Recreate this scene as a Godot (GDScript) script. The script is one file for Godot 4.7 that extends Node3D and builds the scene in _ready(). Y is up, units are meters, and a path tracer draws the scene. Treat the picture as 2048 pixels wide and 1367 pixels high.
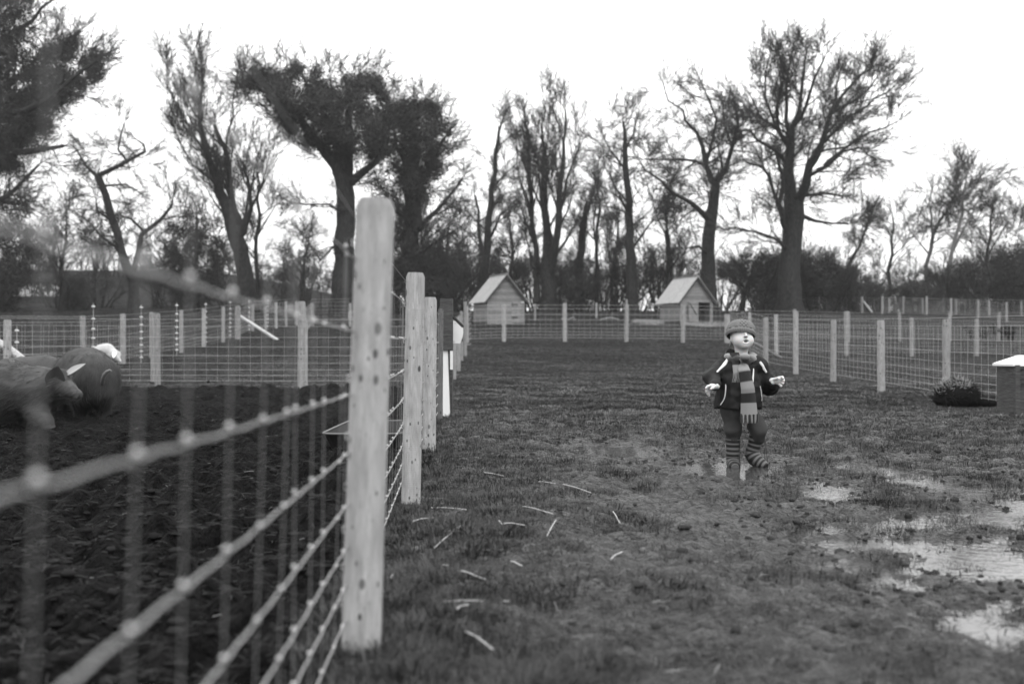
extends Node3D
# A muddy smallholding field in black and white: fences, pigs, a small child in a puddle, two goat sheds and a row of winter trees.
# x runs to the right, y up, the view goes along -z; "d" is the distance along the view (d = -z).

const F := 1991.0      # focal length in pixels of the 2048-pixel photograph (a 35 mm lens)
const CX := 1024.0
const HY := 692.0      # eye-level line in the photograph
const EYE := 0.75

var rng := RandomNumberGenerator.new()
var taken := {}
var profile := PackedFloat32Array()
var n_big := FastNoiseLite.new()
var n_mid := FastNoiseLite.new()
var n_fine := FastNoiseLite.new()
var n_cell := FastNoiseLite.new()
var mats := {}


# ------------------------------------------------------------------ mesh builder
class MB:
	var v := PackedVector3Array()
	var n := PackedVector3Array()
	var c := PackedColorArray()
	var uv := PackedVector2Array()
	var ix := PackedInt32Array()
	var col := Color(1, 1, 1)

	func vert(p: Vector3, nn: Vector3, u := Vector2.ZERO) -> int:
		v.append(p); n.append(nn); c.append(col); uv.append(u)
		return v.size() - 1

	func quad(a: Vector3, b: Vector3, cc: Vector3, d: Vector3) -> void:
		# a, b, c, d run clockwise seen from outside
		var nn := (cc - a).cross(b - a).normalized()
		var s := v.size()
		vert(a, nn, Vector2(0, 0)); vert(b, nn, Vector2(0, a.distance_to(b))); vert(cc, nn, Vector2(a.distance_to(d), a.distance_to(b))); vert(d, nn, Vector2(a.distance_to(d), 0))
		ix.append_array(PackedInt32Array([s, s + 1, s + 2, s, s + 2, s + 3]))

	func tri(a: Vector3, b: Vector3, cc: Vector3) -> void:
		var nn := (cc - a).cross(b - a).normalized()
		var s := v.size()
		vert(a, nn); vert(b, nn); vert(cc, nn)
		ix.append_array(PackedInt32Array([s, s + 1, s + 2]))

	func hull4(lo: Array, hi: Array) -> void:
		# a solid between two loops of points; lo and hi run counter-clockwise seen from the hi side
		var k := lo.size()
		for i in k:
			var j := (i + 1) % k
			quad(lo[i], hi[i], hi[j], lo[j])
		for i in range(1, k - 1):
			tri(hi[0], hi[i + 1], hi[i])
			tri(lo[0], lo[i], lo[i + 1])

	func box(t: Transform3D, s: Vector3) -> void:
		var h := s * 0.5
		var lo := []
		var hi := []
		for q in [Vector2(-1, 1), Vector2(1, 1), Vector2(1, -1), Vector2(-1, -1)]:
			lo.append(t * Vector3(q.x * h.x, -h.y, q.y * h.z))
			hi.append(t * Vector3(q.x * h.x, h.y, q.y * h.z))
		hull4(lo, hi)

	func beam(a: Vector3, b: Vector3, w: float, t: float) -> void:
		var y := (b - a).normalized()
		var side := y.cross(Vector3.UP) if absf(y.y) < 0.95 else y.cross(Vector3.FORWARD)
		side = side.normalized()
		box(Transform3D(Basis(side, y, side.cross(y)), (a + b) * 0.5), Vector3(w, a.distance_to(b), t))

	func tube(pts: Array, rad: Array, sides: int, caps := true, vscale := 1.0, squash := 1.0, ref := Vector3.ZERO, cols: Array = []) -> void:
		var m := pts.size()
		if m < 2:
			return
		var w: Vector3 = (pts[1] - pts[0]).normalized()
		var u: Vector3 = ref if ref != Vector3.ZERO else (Vector3.RIGHT if absf(w.x) < 0.8 else Vector3.FORWARD)
		var s0 := v.size()
		var run := 0.0
		for i in m:
			var a: Vector3 = pts[maxi(i - 1, 0)]
			var b: Vector3 = pts[mini(i + 1, m - 1)]
			if a.distance_squared_to(b) > 1e-12:
				w = (b - a).normalized()
			u = (u - w * u.dot(w)).normalized()
			var q := w.cross(u)
			if i > 0:
				run += pts[i - 1].distance_to(pts[i])
			if cols.size():
				col = cols[i]
			for j in sides + 1:
				var an := TAU * j / sides
				var ca := cos(an)
				var sa := sin(an)
				v.append(pts[i] + u * (ca * rad[i]) + q * (sa * rad[i] * squash))
				n.append((u * (ca * squash) + q * sa).normalized())
				c.append(col)
				uv.append(Vector2(float(j) / sides, run * vscale))
		var st := sides + 1
		for i in m - 1:
			for j in sides:
				var k := s0 + i * st + j
				ix.append(k); ix.append(k + st); ix.append(k + 1)
				ix.append(k + 1); ix.append(k + st); ix.append(k + st + 1)
		if caps:
			for e in 2:
				var row := s0 + (m - 1) * st if e == 1 else s0
				var cn := (pts[m - 1] - pts[m - 2]).normalized() as Vector3 if e == 1 else (pts[0] - pts[1]).normalized() as Vector3
				var ctr := vert(pts[m - 1] if e == 1 else pts[0], cn, uv[row])
				var first := v.size()
				for j in sides + 1:
					vert(v[row + j], cn, uv[row + j])
				for j in sides:
					if e == 1:
						ix.append(ctr); ix.append(first + j + 1); ix.append(first + j)
					else:
						ix.append(ctr); ix.append(first + j); ix.append(first + j + 1)

	func ball(at: Vector3, r: Vector3, seg := 6, rings := 4, basis := Basis()) -> void:
		var s0 := v.size()
		for i in rings + 1:
			var ph := PI * i / rings
			for j in seg + 1:
				var th := TAU * j / seg
				var q := Vector3(sin(ph) * cos(th), cos(ph), sin(ph) * sin(th))
				vert(at + basis * (q * r), (basis * (q / r)).normalized(), Vector2(float(j) / seg, float(i) / rings))
		for i in rings:
			for j in seg:
				var k := s0 + i * (seg + 1) + j
				var b := k + seg + 1
				ix.append_array(PackedInt32Array([k, b, k + 1, k + 1, b, b + 1]))

	func mesh() -> ArrayMesh:
		var m := ArrayMesh.new()
		if v.size() == 0:
			return m
		var a := []
		a.resize(Mesh.ARRAY_MAX)
		a[Mesh.ARRAY_VERTEX] = v
		a[Mesh.ARRAY_NORMAL] = n
		a[Mesh.ARRAY_COLOR] = c
		a[Mesh.ARRAY_TEX_UV] = uv
		a[Mesh.ARRAY_INDEX] = ix
		m.add_surface_from_arrays(Mesh.PRIMITIVE_TRIANGLES, a)
		return m


# ------------------------------------------------------------------ scene helpers
func numbered(s: String) -> String:
	var k: int = taken.get(s, 0)
	taken[s] = k + 1
	return s if k == 0 else "%s_%03d" % [s, k]

func thing(called: String, label: String, category: String, at: Vector3, group := "") -> Node3D:
	var o := Node3D.new()
	o.name = numbered(called)
	add_child(o)
	o.position = at
	o.set_meta("label", label)
	o.set_meta("category", category)
	if group != "":
		o.set_meta("group", group)
	return o

func part(called: String, b, m: Material, parent: Node3D, world := true) -> MeshInstance3D:
	# geometry given in world coordinates becomes a child of its thing
	var o := MeshInstance3D.new()
	o.name = called
	o.mesh = b.mesh() if b is MB else b
	o.material_override = m
	parent.add_child(o, true)
	if world:
		var off := Vector3.ZERO
		var q: Node = parent
		while q is Node3D and q != self:
			off += (q as Node3D).position
			q = q.get_parent()
		o.position = -off
	return o

func single(called: String, label: String, category: String, b: MB, m: Material, group := "") -> MeshInstance3D:
	var o := MeshInstance3D.new()
	o.name = numbered(called)
	o.mesh = b.mesh()
	o.material_override = m
	add_child(o)
	o.set_meta("label", label)
	o.set_meta("category", category)
	if group != "":
		o.set_meta("group", group)
	return o

func structure(called: String, mesh: Mesh, m: Material) -> MeshInstance3D:
	var o := MeshInstance3D.new()
	o.name = numbered(called)
	o.mesh = mesh
	if m:
		o.material_override = m
	o.set_meta("kind", "structure")
	add_child(o)
	return o

func scatter(called: String, mesh: Mesh, m: Material, where: Array, tints: Array, parent: Node3D, stuff := true) -> MultiMeshInstance3D:
	var mm := MultiMesh.new()
	mm.transform_format = MultiMesh.TRANSFORM_3D
	mm.use_colors = tints.size() > 0
	mm.mesh = mesh
	mm.instance_count = where.size()
	var off := parent.position if parent != self else Vector3.ZERO
	for i in where.size():
		var t: Transform3D = where[i]
		t.origin -= off
		mm.set_instance_transform(i, t)
		if tints.size():
			mm.set_instance_color(i, tints[i])
	var o := MultiMeshInstance3D.new()
	o.name = called if parent != self else numbered(called)
	o.multimesh = mm
	o.material_override = m
	if stuff:
		o.set_meta("kind", "stuff")
	parent.add_child(o, true)
	return o

func grey(x: float) -> Color:
	return Color(x, x, x)

func paint(x: float, rough := 0.9, spec := 0.5, tinted := false) -> StandardMaterial3D:
	# x is a linear reflectance
	var m := StandardMaterial3D.new()
	m.albedo_color = grey(x).linear_to_srgb()
	m.roughness = rough
	m.metallic_specular = spec
	m.vertex_color_use_as_albedo = tinted
	return m

func rnd(a: float, b: float) -> float:
	return rng.randf_range(a, b)

func rvec() -> Vector3:
	var p := Vector3(rnd(-1, 1), rnd(-1, 1), rnd(-1, 1))
	return p.normalized() if p.length() > 0.05 else Vector3.UP

func P(px: float, py: float, d: float) -> Vector3:
	return Vector3((px - CX) * d / F, EYE + (HY - py) * d / F, -d)

func sstep(a: float, b: float, x: float) -> float:
	return smoothstep(a, b, x)


# ------------------------------------------------------------------ the lie of the land
func make_profile() -> void:
	var k := [[-40.0, 0.05], [0.0, 0.0], [8.0, 0.0], [12.0, 0.05], [15.0, 0.12], [17.5, 0.19], [20.0, 0.27], [22.5, 0.41], [25.0, 0.57], [28.0, 0.78], [30.0, 0.92], [36.0, 1.37], [40.0, 1.68], [50.0, 2.35], [60.0, 2.85], [75.0, 3.4], [95.0, 3.8], [160.0, 4.4], [640.0, 7.0]]
	var raw := PackedFloat32Array()
	var s := 0
	for i in 1361:
		var d := i * 0.5 - 40.0
		while s < k.size() - 2 and d > k[s + 1][0]:
			s += 1
		raw.append(lerpf(k[s][1], k[s + 1][1], (d - k[s][0]) / (k[s + 1][0] - k[s][0])))
	for pas in 3:
		var o := raw.duplicate()
		for i in range(2, raw.size() - 2):
			raw[i] = (o[i - 2] + o[i - 1] * 2.0 + o[i] * 2.0 + o[i + 1] * 2.0 + o[i + 2]) / 8.0
	profile = raw

func G(x: float, d: float) -> float:
	var q := clampf((d + 40.0) * 2.0, 0.0, 1358.0)
	var i := int(q)
	var h := lerpf(profile[i], profile[i + 1], q - i)
	if d > 12.0:
		if x > 5.0:
			h -= 0.04 * (minf(x, 30.0) - 5.0) * sstep(14.0, 28.0, d) * (1.0 - sstep(38.0, 56.0, d))
		elif x < -4.0:
			h += 4.6 * sstep(4.0, 34.0, -x) * sstep(56.0, 105.0, d) + 0.05 * sstep(4.0, 10.0, -x) * sstep(12.0, 17.0, d)
	return h

func ground_hit(px: float, py: float) -> Vector3:
	var d := 1.2
	var kx := (px - CX) / F
	var ky := (HY - py) / F
	while d < 130.0:
		if G(kx * d, d) >= EYE + ky * d:
			break
		d += 0.04 if d < 40.0 else 0.1
	return Vector3(kx * d, G(kx * d, d), -d)

const WET := [Vector2(0.75, 7.6), Vector2(1.3, 6.6), Vector2(1.5, 6.1), Vector2(1.75, 5.2), Vector2(2.05, 4.5), Vector2(1.85, 3.75), Vector2(1.66, 3.35), Vector2(1.52, 3.05)]
const WET_SIDE := [Vector2(2.05, 4.5), Vector2(2.7, 4.9), Vector2(3.6, 5.6)]

func wetness(x: float, d: float) -> float:
	# 1 in the middle of the puddles, falling to 0 about a metre away
	if d > 10.0 or d < 1.0 or x < -1.0 or x > 5.0:
		return 0.0
	var p := Vector2(x, d)
	var m := 9.0
	for i in WET.size() - 1:
		m = minf(m, Geometry2D.get_closest_point_to_segment(p, WET[i], WET[i + 1]).distance_to(p))
	for i in WET_SIDE.size() - 1:
		m = minf(m, Geometry2D.get_closest_point_to_segment(p, WET_SIDE[i], WET_SIDE[i + 1]).distance_to(p) + 0.12)
	var q := Vector2((x - 1.32) / 0.62, (d - 6.15) / 0.85).length_squared()
	var flat := 0.62 * sstep(0.5, 1.2, x) * sstep(2.4, 3.4, d) * (1.0 - sstep(6.6, 7.8, d)) * (1.0 - sstep(3.6, 4.6, x))
	return maxf(maxf(exp(-m * m / 0.30), flat), 1.12 * exp(-q * q))

func fence_x(d: float) -> float:
	return -0.36 - 0.0425 * (d - 2.33) if d > 2.33 else -0.36 - 0.05 * (d - 2.33)

func in_pen(x: float, d: float) -> float:
	# 1 on the bare mud of the pig pen
	if d > 16.0 or x > 0.3:
		return 0.0
	var edge := 14.75 + 0.25 * n_mid.get_noise_2d(x * 0.6, 77.0)
	return sstep(-0.04, 0.14, fence_x(d) - 0.1 - x + 0.1 * n_mid.get_noise_2d(x * 3.0, d * 3.0)) * (1.0 - sstep(edge - 0.12, edge + 0.12, d))

func bare(x: float, d: float) -> float:
	# 0 turf, 1 trodden wet mud, on the field side
	if d > 13.0:
		return 0.0
	var b := wetness(x, d) * 0.6
	b += 0.62 * exp(-pow((x - 0.55 - 0.02 * d) / 0.62, 2.0)) * (1.0 - sstep(4.6, 8.6, d))
	b += 0.35 * (1.0 - sstep(2.4, 4.5, d)) * sstep(0.0, 0.6, x)
	b += 0.35 * n_big.get_noise_2d(x * 1.6, d * 1.6) + 0.7 * n_mid.get_noise_2d(x * 0.8, d * 0.8)
	b *= 1.0 - sstep(7.0, 12.0, d)
	b *= 1.0 - 0.75 * sstep(0.55, 0.05, x - fence_x(d))
	return clampf(b, 0.0, 1.0)

func relief(x: float, d: float) -> float:
	# hoof-poached surface near the camera, gentler further away
	if d > 34.0 or d < -6.0:
		return 0.02 * n_big.get_noise_2d(x * 0.35, d * 0.35)
	var pen := in_pen(x, d)
	var h := 0.032 * n_big.get_noise_2d(x * 1.3, d * 1.3) + 0.026 * n_mid.get_noise_2d(x, d) + 0.011 * n_fine.get_noise_2d(x, d)
	h *= 1.0 - 0.6 * sstep(9.0, 18.0, d) * (1.0 - pen)
	if pen > 0.0:
		h += pen * (0.055 * n_mid.get_noise_2d(x * 1.15 + 40.0, d * 1.15) + 0.03 * n_fine.get_noise_2d(x * 0.6, d * 0.6) + 0.012)
		h += pen * 0.05 * maxf(0.0, n_mid.get_noise_2d(x * 1.6, 9.0)) * exp(-pow((d - 14.5) / 0.3, 2.0)) * 2.5
	var w := wetness(x, d)
	if d < 10.0 and pen < 1.0:
		h = h * (1.0 - 0.3 * w) + (1.0 - pen) * (0.020 - 0.050 * w + 0.014 * n_mid.get_noise_2d(x * 1.7 + 7.0, d * 1.7) + 0.008 * n_fine.get_noise_2d(x * 1.6, d * 1.6))
	return h

func GR(x: float, d: float) -> float:
	return G(x, d) + relief(x, d)


# ------------------------------------------------------------------ build
func _ready() -> void:
	rng.seed = 20240611
	var cam := Camera3D.new()
	cam.name = "camera"
	var lens := CameraAttributesPhysical.new()
	lens.frustum_focal_length = 35.0
	lens.exposure_aperture = 2.2
	lens.frustum_focus_distance = 6.35
	lens.frustum_near = 0.05
	lens.frustum_far = 1500.0
	cam.attributes = lens
	cam.near = 0.05
	cam.far = 1500.0
	cam.fov = rad_to_deg(2.0 * atan(683.5 / F))
	cam.position = Vector3(0, EYE, 0)
	cam.rotation.x = atan((HY - 683.5) / F)
	add_child(cam)
	cam.current = true
	var sky := ProceduralSkyMaterial.new()
	sky.sky_top_color = grey(1.0)
	sky.sky_horizon_color = grey(0.34).linear_to_srgb()   # an overcast sky is about three times brighter overhead than at the horizon
	sky.sky_curve = 0.6
	sky.ground_bottom_color = grey(0.04).linear_to_srgb()
	sky.ground_horizon_color = grey(0.10).linear_to_srgb()
	sky.sun_angle_max = 0.5
	var s := Sky.new()
	s.sky_material = sky
	var env := Environment.new()
	env.background_mode = Environment.BG_SKY
	env.sky = s
	env.background_energy_multiplier = 1.9
	env.tonemap_mode = Environment.TONE_MAPPER_LINEAR
	env.tonemap_exposure = 2.0
	env.fog_enabled = true
	env.fog_density = 0.0004
	env.fog_light_color = grey(1.0)
	env.sdfgi_enabled = true
	env.ssao_enabled = true
	env.ssil_enabled = true
	var we := WorldEnvironment.new()
	we.name = "environment"
	we.environment = env
	add_child(we)
	var sun := DirectionalLight3D.new()
	sun.name = "sun"
	sun.light_energy = 0.35
	sun.light_angular_distance = 40.0
	sun.shadow_enabled = true
	sun.sky_mode = DirectionalLight3D.SKY_MODE_LIGHT_ONLY
	sun.rotation_degrees = Vector3(-58, 24, 0)
	add_child(sun)

	n_big.seed = 3
	n_big.frequency = 0.8
	n_mid.seed = 4
	n_mid.frequency = 3.2
	n_mid.fractal_octaves = 2
	n_mid.fractal_type = FastNoiseLite.FRACTAL_FBM
	n_fine.seed = 6
	n_fine.frequency = 11.0
	n_fine.fractal_type = FastNoiseLite.FRACTAL_NONE
	n_big.fractal_type = FastNoiseLite.FRACTAL_NONE
	make_profile()
	make_materials()
	mats.post_grey = mats.post.duplicate()
	(mats.post_grey as StandardMaterial3D).albedo_color = grey(0.56)
	mats.posts = [mats.post]
	for v in [0.86, 0.80, 0.75]:
		var pm := mats.post.duplicate() as StandardMaterial3D
		pm.albedo_color = grey(v)
		mats.posts.append(pm)
	mats.post_light = mats.post.duplicate()
	(mats.post_light as StandardMaterial3D).albedo_color = grey(0.95)
	mats.white_clean = paint(0.62, 0.4, 0.5)
	make_ground()
	make_fences()
	make_small_things()
	make_trees()
	make_animals()
	make_child()
	make_grass()


# ------------------------------------------------------------------ textures
func noise_image(w: int, h: int, f: Callable) -> ImageTexture:
	var b := PackedByteArray()
	b.resize(w * h)
	for y in h:
		for x in w:
			b[y * w + x] = int(clampf(f.call(x, y), 0.0, 1.0) * 255.0)
	return ImageTexture.create_from_image(Image.create_from_data(w, h, false, Image.FORMAT_L8, b))

func post_wood_texture() -> ImageTexture:
	# pale machine-rounded softwood: long grain, faint cutter marks, knots, specks of dirt; values are sRGB
	var w := 384
	var h := 1152
	var g := FastNoiseLite.new()
	g.seed = 5
	g.frequency = 1.0
	var knots := []
	for i in 60:
		knots.append([rnd(0, w), rnd(0, h), rnd(3.0, 7.0) if i > 9 else rnd(8.0, 12.0), rnd(0.5, 1.0)])
	var buf := PackedFloat32Array()
	buf.resize(w * h)
	for y in h:
		for x in w:
			var a := TAU * x / w
			var px := cos(a) * 2.2
			var pz := sin(a) * 2.2
			var t := 0.60 + 0.10 * g.get_noise_3d(px * 5.0, y * 0.012, pz * 5.0) + 0.045 * g.get_noise_3d(px * 16.0, y * 0.02, pz * 16.0)
			t += 0.10 * g.get_noise_3d(px * 0.5, y * 0.006, pz * 0.5)
			t += 0.026 * sin(y * 0.78 + 1.5 * g.get_noise_2d(x * 0.02, y * 0.01)) * (0.5 + g.get_noise_2d(x * 0.01 + 9.0, y * 0.008))
			var dirt := g.get_noise_3d(px * 3.0 + 20.0, y * 0.05, pz * 3.0)
			if dirt > 0.42:
				t -= (dirt - 0.42) * 0.9
			buf[y * w + x] = t
	for k in knots:
		var r: float = k[2]
		for dy in range(int(-r * 4), int(r * 4) + 1):
			for dx in range(int(-r * 2.4), int(r * 2.4) + 1):
				var yy := int(k[1]) + dy
				if yy < 0 or yy >= h:
					continue
				var xx := posmod(int(k[0]) + dx, w)
				var q := sqrt(pow(dx / r, 2.0) + pow(dy / (r * 1.25), 2.0))
				var hal := sqrt(pow(dx / (r * 2.0), 2.0) + pow(dy / (r * 3.2), 2.0))
				var t := buf[yy * w + xx]
				t -= 0.05 * clampf(1.0 - hal, 0.0, 1.0) * sin(hal * 16.0)
				t = lerpf(t, 0.24 + 0.08 * sin(q * 9.0), float(k[3]) * clampf((1.15 - q) * 4.0, 0.0, 1.0))
				buf[yy * w + xx] = t
	var b := PackedByteArray()
	b.resize(w * h)
	for i in w * h:
		b[i] = int(clampf(buf[i], 0.0, 1.0) * 255.0)
	return ImageTexture.create_from_image(Image.create_from_data(w, h, false, Image.FORMAT_L8, b))

func grain_texture(sd: int, base: float, amp: float, sx: float, sy: float, speck: float) -> ImageTexture:
	var g := FastNoiseLite.new()
	g.seed = sd
	g.frequency = 1.0
	var s := 256
	return noise_image(s, s, func(x: int, y: int):
		var a := TAU * x / s
		var b := TAU * y / s
		var p := Vector3(cos(a) * sx, sin(a) * sx, cos(b) * sy)
		var q := sin(b) * sy
		var t := base + amp * g.get_noise_3d(p.x + q, p.y + q * 0.7, p.z) + amp * 0.6 * g.get_noise_3d(p.x * 3.1 + q * 2.3, p.y * 3.1, p.z * 3.1 + q)
		var k := g.get_noise_3d(p.x * 5.0 + q * 3.0 + 30.0, p.y * 5.0, p.z * 5.0 - q)
		return t - speck * maxf(0.0, k - 0.35))

func soil_texture(sd: int, freq: float, octaves: int) -> NoiseTexture2D:
	var f := FastNoiseLite.new()
	f.seed = sd
	f.frequency = freq
	f.fractal_octaves = octaves
	f.fractal_gain = 0.72
	var t := NoiseTexture2D.new()
	t.width = 512
	t.height = 512
	t.seamless = true
	t.noise = f
	return t

func make_materials() -> void:
	var m := paint(0.42, 0.85, 0.35)
	m.albedo_color = grey(0.90)
	m.albedo_texture = post_wood_texture()
	m.uv1_scale = Vector3(1, 0.82, 1)
	mats.post = m
	var boards := grain_texture(11, 0.72, 0.3, 1.2, 9.0, 0.5)
	var w := paint(0.2, 0.85, 0.3)
	w.albedo_color = grey(0.60)
	w.albedo_texture = boards
	w.uv1_triplanar = true
	w.uv1_scale = Vector3(0.8, 1.6, 0.8)
	mats.board = w
	var w2 := w.duplicate() as StandardMaterial3D
	w2.albedo_color = grey(0.53)
	mats.board_b = w2
	var w3 := w.duplicate() as StandardMaterial3D
	w3.albedo_color = grey(0.34)
	mats.board_dark = w3
	var rf := paint(0.3, 0.7, 0.4)
	rf.albedo_color = grey(0.57)
	rf.albedo_texture = grain_texture(12, 0.85, 0.16, 3.0, 3.0, 0.2)
	rf.uv1_triplanar = true
	rf.uv1_scale = Vector3(0.5, 0.5, 0.5)
	mats.roof = rf
	var wire := paint(0.34, 0.42, 0.5)
	wire.metallic = 0.55
	mats.wire = wire
	var stay := paint(0.16, 0.6, 0.4)
	stay.metallic = 0.3
	mats.stay = stay
	mats.bark = paint(0.03, 0.95, 0.2)
	var bk := mats.bark as StandardMaterial3D
	bk.albedo_color = grey(0.24)
	bk.albedo_texture = grain_texture(13, 0.72, 0.5, 6.0, 2.0, 0.6)
	bk.uv1_triplanar = true
	bk.uv1_scale = Vector3(0.6, 0.25, 0.6)
	mats.bark_pale = paint(0.13, 0.9, 0.3)
	mats.twig = paint(0.032, 0.95, 0.2)
	mats.ivy = paint(1.0, 0.75, 0.3, true)
	(mats.ivy as StandardMaterial3D).backlight_enabled = true
	(mats.ivy as StandardMaterial3D).backlight = grey(0.12)
	mats.grass = paint(1.0, 0.65, 0.4, true)
	(mats.grass as StandardMaterial3D).backlight_enabled = true
	(mats.grass as StandardMaterial3D).backlight = grey(0.25)
	mats.straw = paint(0.23, 0.8, 0.4)
	mats.white = paint(0.5, 0.5, 0.5)
	mats.black = paint(0.012, 0.6, 0.4)


# ------------------------------------------------------------------ ground
func ground_axis(fine_from: float, fine_to: float, step: float, lo: float, hi: float, grow: float) -> PackedFloat32Array:
	var a := PackedFloat32Array()
	var x := fine_from
	while x <= fine_to:
		a.append(x)
		x += step
	var s := step
	while x < hi:
		a.append(x)
		s *= grow
		x += s
	a.append(hi)
	var left := PackedFloat32Array()
	x = fine_from - step
	s = step
	while x > lo:
		left.append(x)
		s *= grow
		x -= s
	left.append(lo)
	left.reverse()
	left.append_array(a)
	return left

func make_ground() -> void:
	var xs := ground_axis(-3.2, 3.4, 0.03, -420.0, 420.0, 1.045)
	var ds := ground_axis(1.4, 8.0, 0.028, -30.0, 520.0, 1.022)
	var nx := xs.size()
	var nd := ds.size()
	var hh := PackedFloat32Array()
	hh.resize(nx * nd)
	var vv := PackedVector3Array()
	vv.resize(nx * nd)
	var cc := PackedColorArray()
	cc.resize(nx * nd)
	var uu := PackedVector2Array()
	uu.resize(nx * nd)
	for i in nd:
		var d := ds[i]
		for j in nx:
			var x := xs[j]
			var y := GR(x, d)
			var k := i * nx + j
			hh[k] = y
			vv[k] = Vector3(x, y, -d)
			uu[k] = Vector2(x * 0.7, d * 0.7)
			var t := 0.044 + 0.010 * n_mid.get_noise_2d(x * 0.7, d * 0.7) + 0.010 * n_fine.get_noise_2d(x * 0.8 + 9.0, d * 0.8)
			if d < 16.0:
				var pen := in_pen(x, d)
				var b := bare(x, d)
				var mud := 0.036 + 0.012 * n_fine.get_noise_2d(x * 1.7, d * 1.7) + 0.014 * n_mid.get_noise_2d(x * 0.8 + 50.0, d * 0.8)
				t = lerpf(t, mud, sstep(0.15, 0.5, b))
				t = lerpf(t, 0.014 + 0.006 * n_fine.get_noise_2d(x * 1.3, d * 1.3), pen)
			cc[k] = grey(maxf(t, 0.006))
	var nn := PackedVector3Array()
	nn.resize(nx * nd)
	for i in nd:
		var ia := maxi(i - 1, 0)
		var ib := mini(i + 1, nd - 1)
		for j in nx:
			var ja := maxi(j - 1, 0)
			var jb := mini(j + 1, nx - 1)
			var gx := (hh[i * nx + jb] - hh[i * nx + ja]) / (xs[jb] - xs[ja])
			var gd := (hh[ib * nx + j] - hh[ia * nx + j]) / (ds[ib] - ds[ia])
			nn[i * nx + j] = Vector3(-gx, 1.0, gd).normalized()
	var near_ix := PackedInt32Array()
	var far_ix := PackedInt32Array()
	for i in nd - 1:
		for j in nx - 1:
			var k := i * nx + j
			# seen from above, x to the right and d away
			var six := PackedInt32Array([k, k + nx, k + nx + 1, k, k + nx + 1, k + 1])
			if ds[i] < 11.0 and xs[j] > fence_x(ds[i]) and xs[j] < 8.0:
				near_ix.append_array(six)
			else:
				far_ix.append_array(six)
	var am := ArrayMesh.new()
	for ix in [near_ix, far_ix]:
		var a := []
		a.resize(Mesh.ARRAY_MAX)
		a[Mesh.ARRAY_VERTEX] = vv
		a[Mesh.ARRAY_NORMAL] = nn
		a[Mesh.ARRAY_COLOR] = cc
		a[Mesh.ARRAY_TEX_UV] = uu
		a[Mesh.ARRAY_INDEX] = ix
		am.add_surface_from_arrays(Mesh.PRIMITIVE_TRIANGLES, a)
	var soil := soil_texture(21, 0.02, 5)
	var wetm := paint(1.0, 0.5, 0.5, true)
	wetm.albedo_texture = soil
	wetm.albedo_color = grey(1.0)
	wetm.roughness = 0.82
	wetm.roughness_texture = grain_texture(22, 0.72, 0.5, 3.0, 3.0, 0.0)
	wetm.heightmap_enabled = true
	wetm.heightmap_texture = soil_texture(23, 0.03, 6)
	wetm.heightmap_scale = 7.0
	var dry := wetm.duplicate() as StandardMaterial3D
	dry.roughness = 1.0
	dry.metallic_specular = 0.2
	dry.roughness_texture = null
	am.surface_set_material(0, wetm)
	am.surface_set_material(1, dry)
	structure("ground", am, null)
	# standing water fills the low places of the trodden strip
	var wn := FastNoiseLite.new()
	wn.seed = 8
	wn.frequency = 1.0
	var b := MB.new()
	var cells := 60
	for i in cells + 1:
		for j in cells + 1:
			var x := lerpf(0.1, 4.2, float(j) / cells)
			var d := lerpf(2.2, 8.3, float(i) / cells)
			b.vert(Vector3(x, -0.0185, -d), Vector3.UP, Vector2(x, d))
	for i in cells:
		for j in cells:
			var k := i * (cells + 1) + j
			b.ix.append_array(PackedInt32Array([k, k + cells + 1, k + cells + 2, k, k + cells + 2, k + 1]))
	var water := paint(0.03, 0.03, 0.5)
	water.heightmap_enabled = true
	water.heightmap_texture = grain_texture(24, 0.5, 0.4, 1.6, 3.2, 0.0)
	water.heightmap_scale = 0.14
	water.uv1_scale = Vector3(1.1, 1.1, 1.1)
	structure("puddle_water", b.mesh(), water)


# ------------------------------------------------------------------ grass and litter
func tuft_mesh(blades: int, spread: float, tall: float, wide: float, droop: float) -> ArrayMesh:
	var b := MB.new()
	for i in blades:
		var a := rnd(0, TAU)
		var at := Vector3(cos(a), 0, sin(a)) * spread * sqrt(rnd(0, 1))
		var lean := Vector3(cos(a + rnd(-0.9, 0.9)), 0, sin(a + rnd(-0.9, 0.9))) * rnd(0.15, 1.0) * droop
		var h := tall * rnd(0.45, 1.0)
		var side := Vector3(-sin(a), 0, cos(a)).rotated(Vector3.UP, rnd(-1, 1)) * wide * rnd(0.6, 1.1)
		var p1 := at + Vector3(0, h * 0.55, 0) + lean * h * 0.35
		var p2 := at + Vector3(0, h * (1.0 - 0.25 * droop), 0) + lean * h
		b.col = grey(rnd(0.7, 1.25))
		var nn := side.cross(Vector3.UP).normalized()
		nn = (nn + Vector3(0, 0.6, 0)).normalized()
		var s := b.v.size()
		b.vert(at - side, nn); b.vert(at + side, nn); b.vert(p1 - side * 0.8, nn); b.vert(p1 + side * 0.8, nn); b.vert(p2, nn)
		b.ix.append_array(PackedInt32Array([s, s + 2, s + 1, s + 1, s + 2, s + 3, s + 2, s + 4, s + 3]))
	return b.mesh()

func sow(kind: Array, count: int, f: Callable) -> void:
	# f gives [transform, tint] or nothing; instances are dealt out over the kinds of tuft
	for k in count:
		var r = f.call()
		if r != null:
			var slot: Array = kind[k % kind.size()]
			slot[0].append(r[0])
			slot[1].append(r[1])

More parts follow.
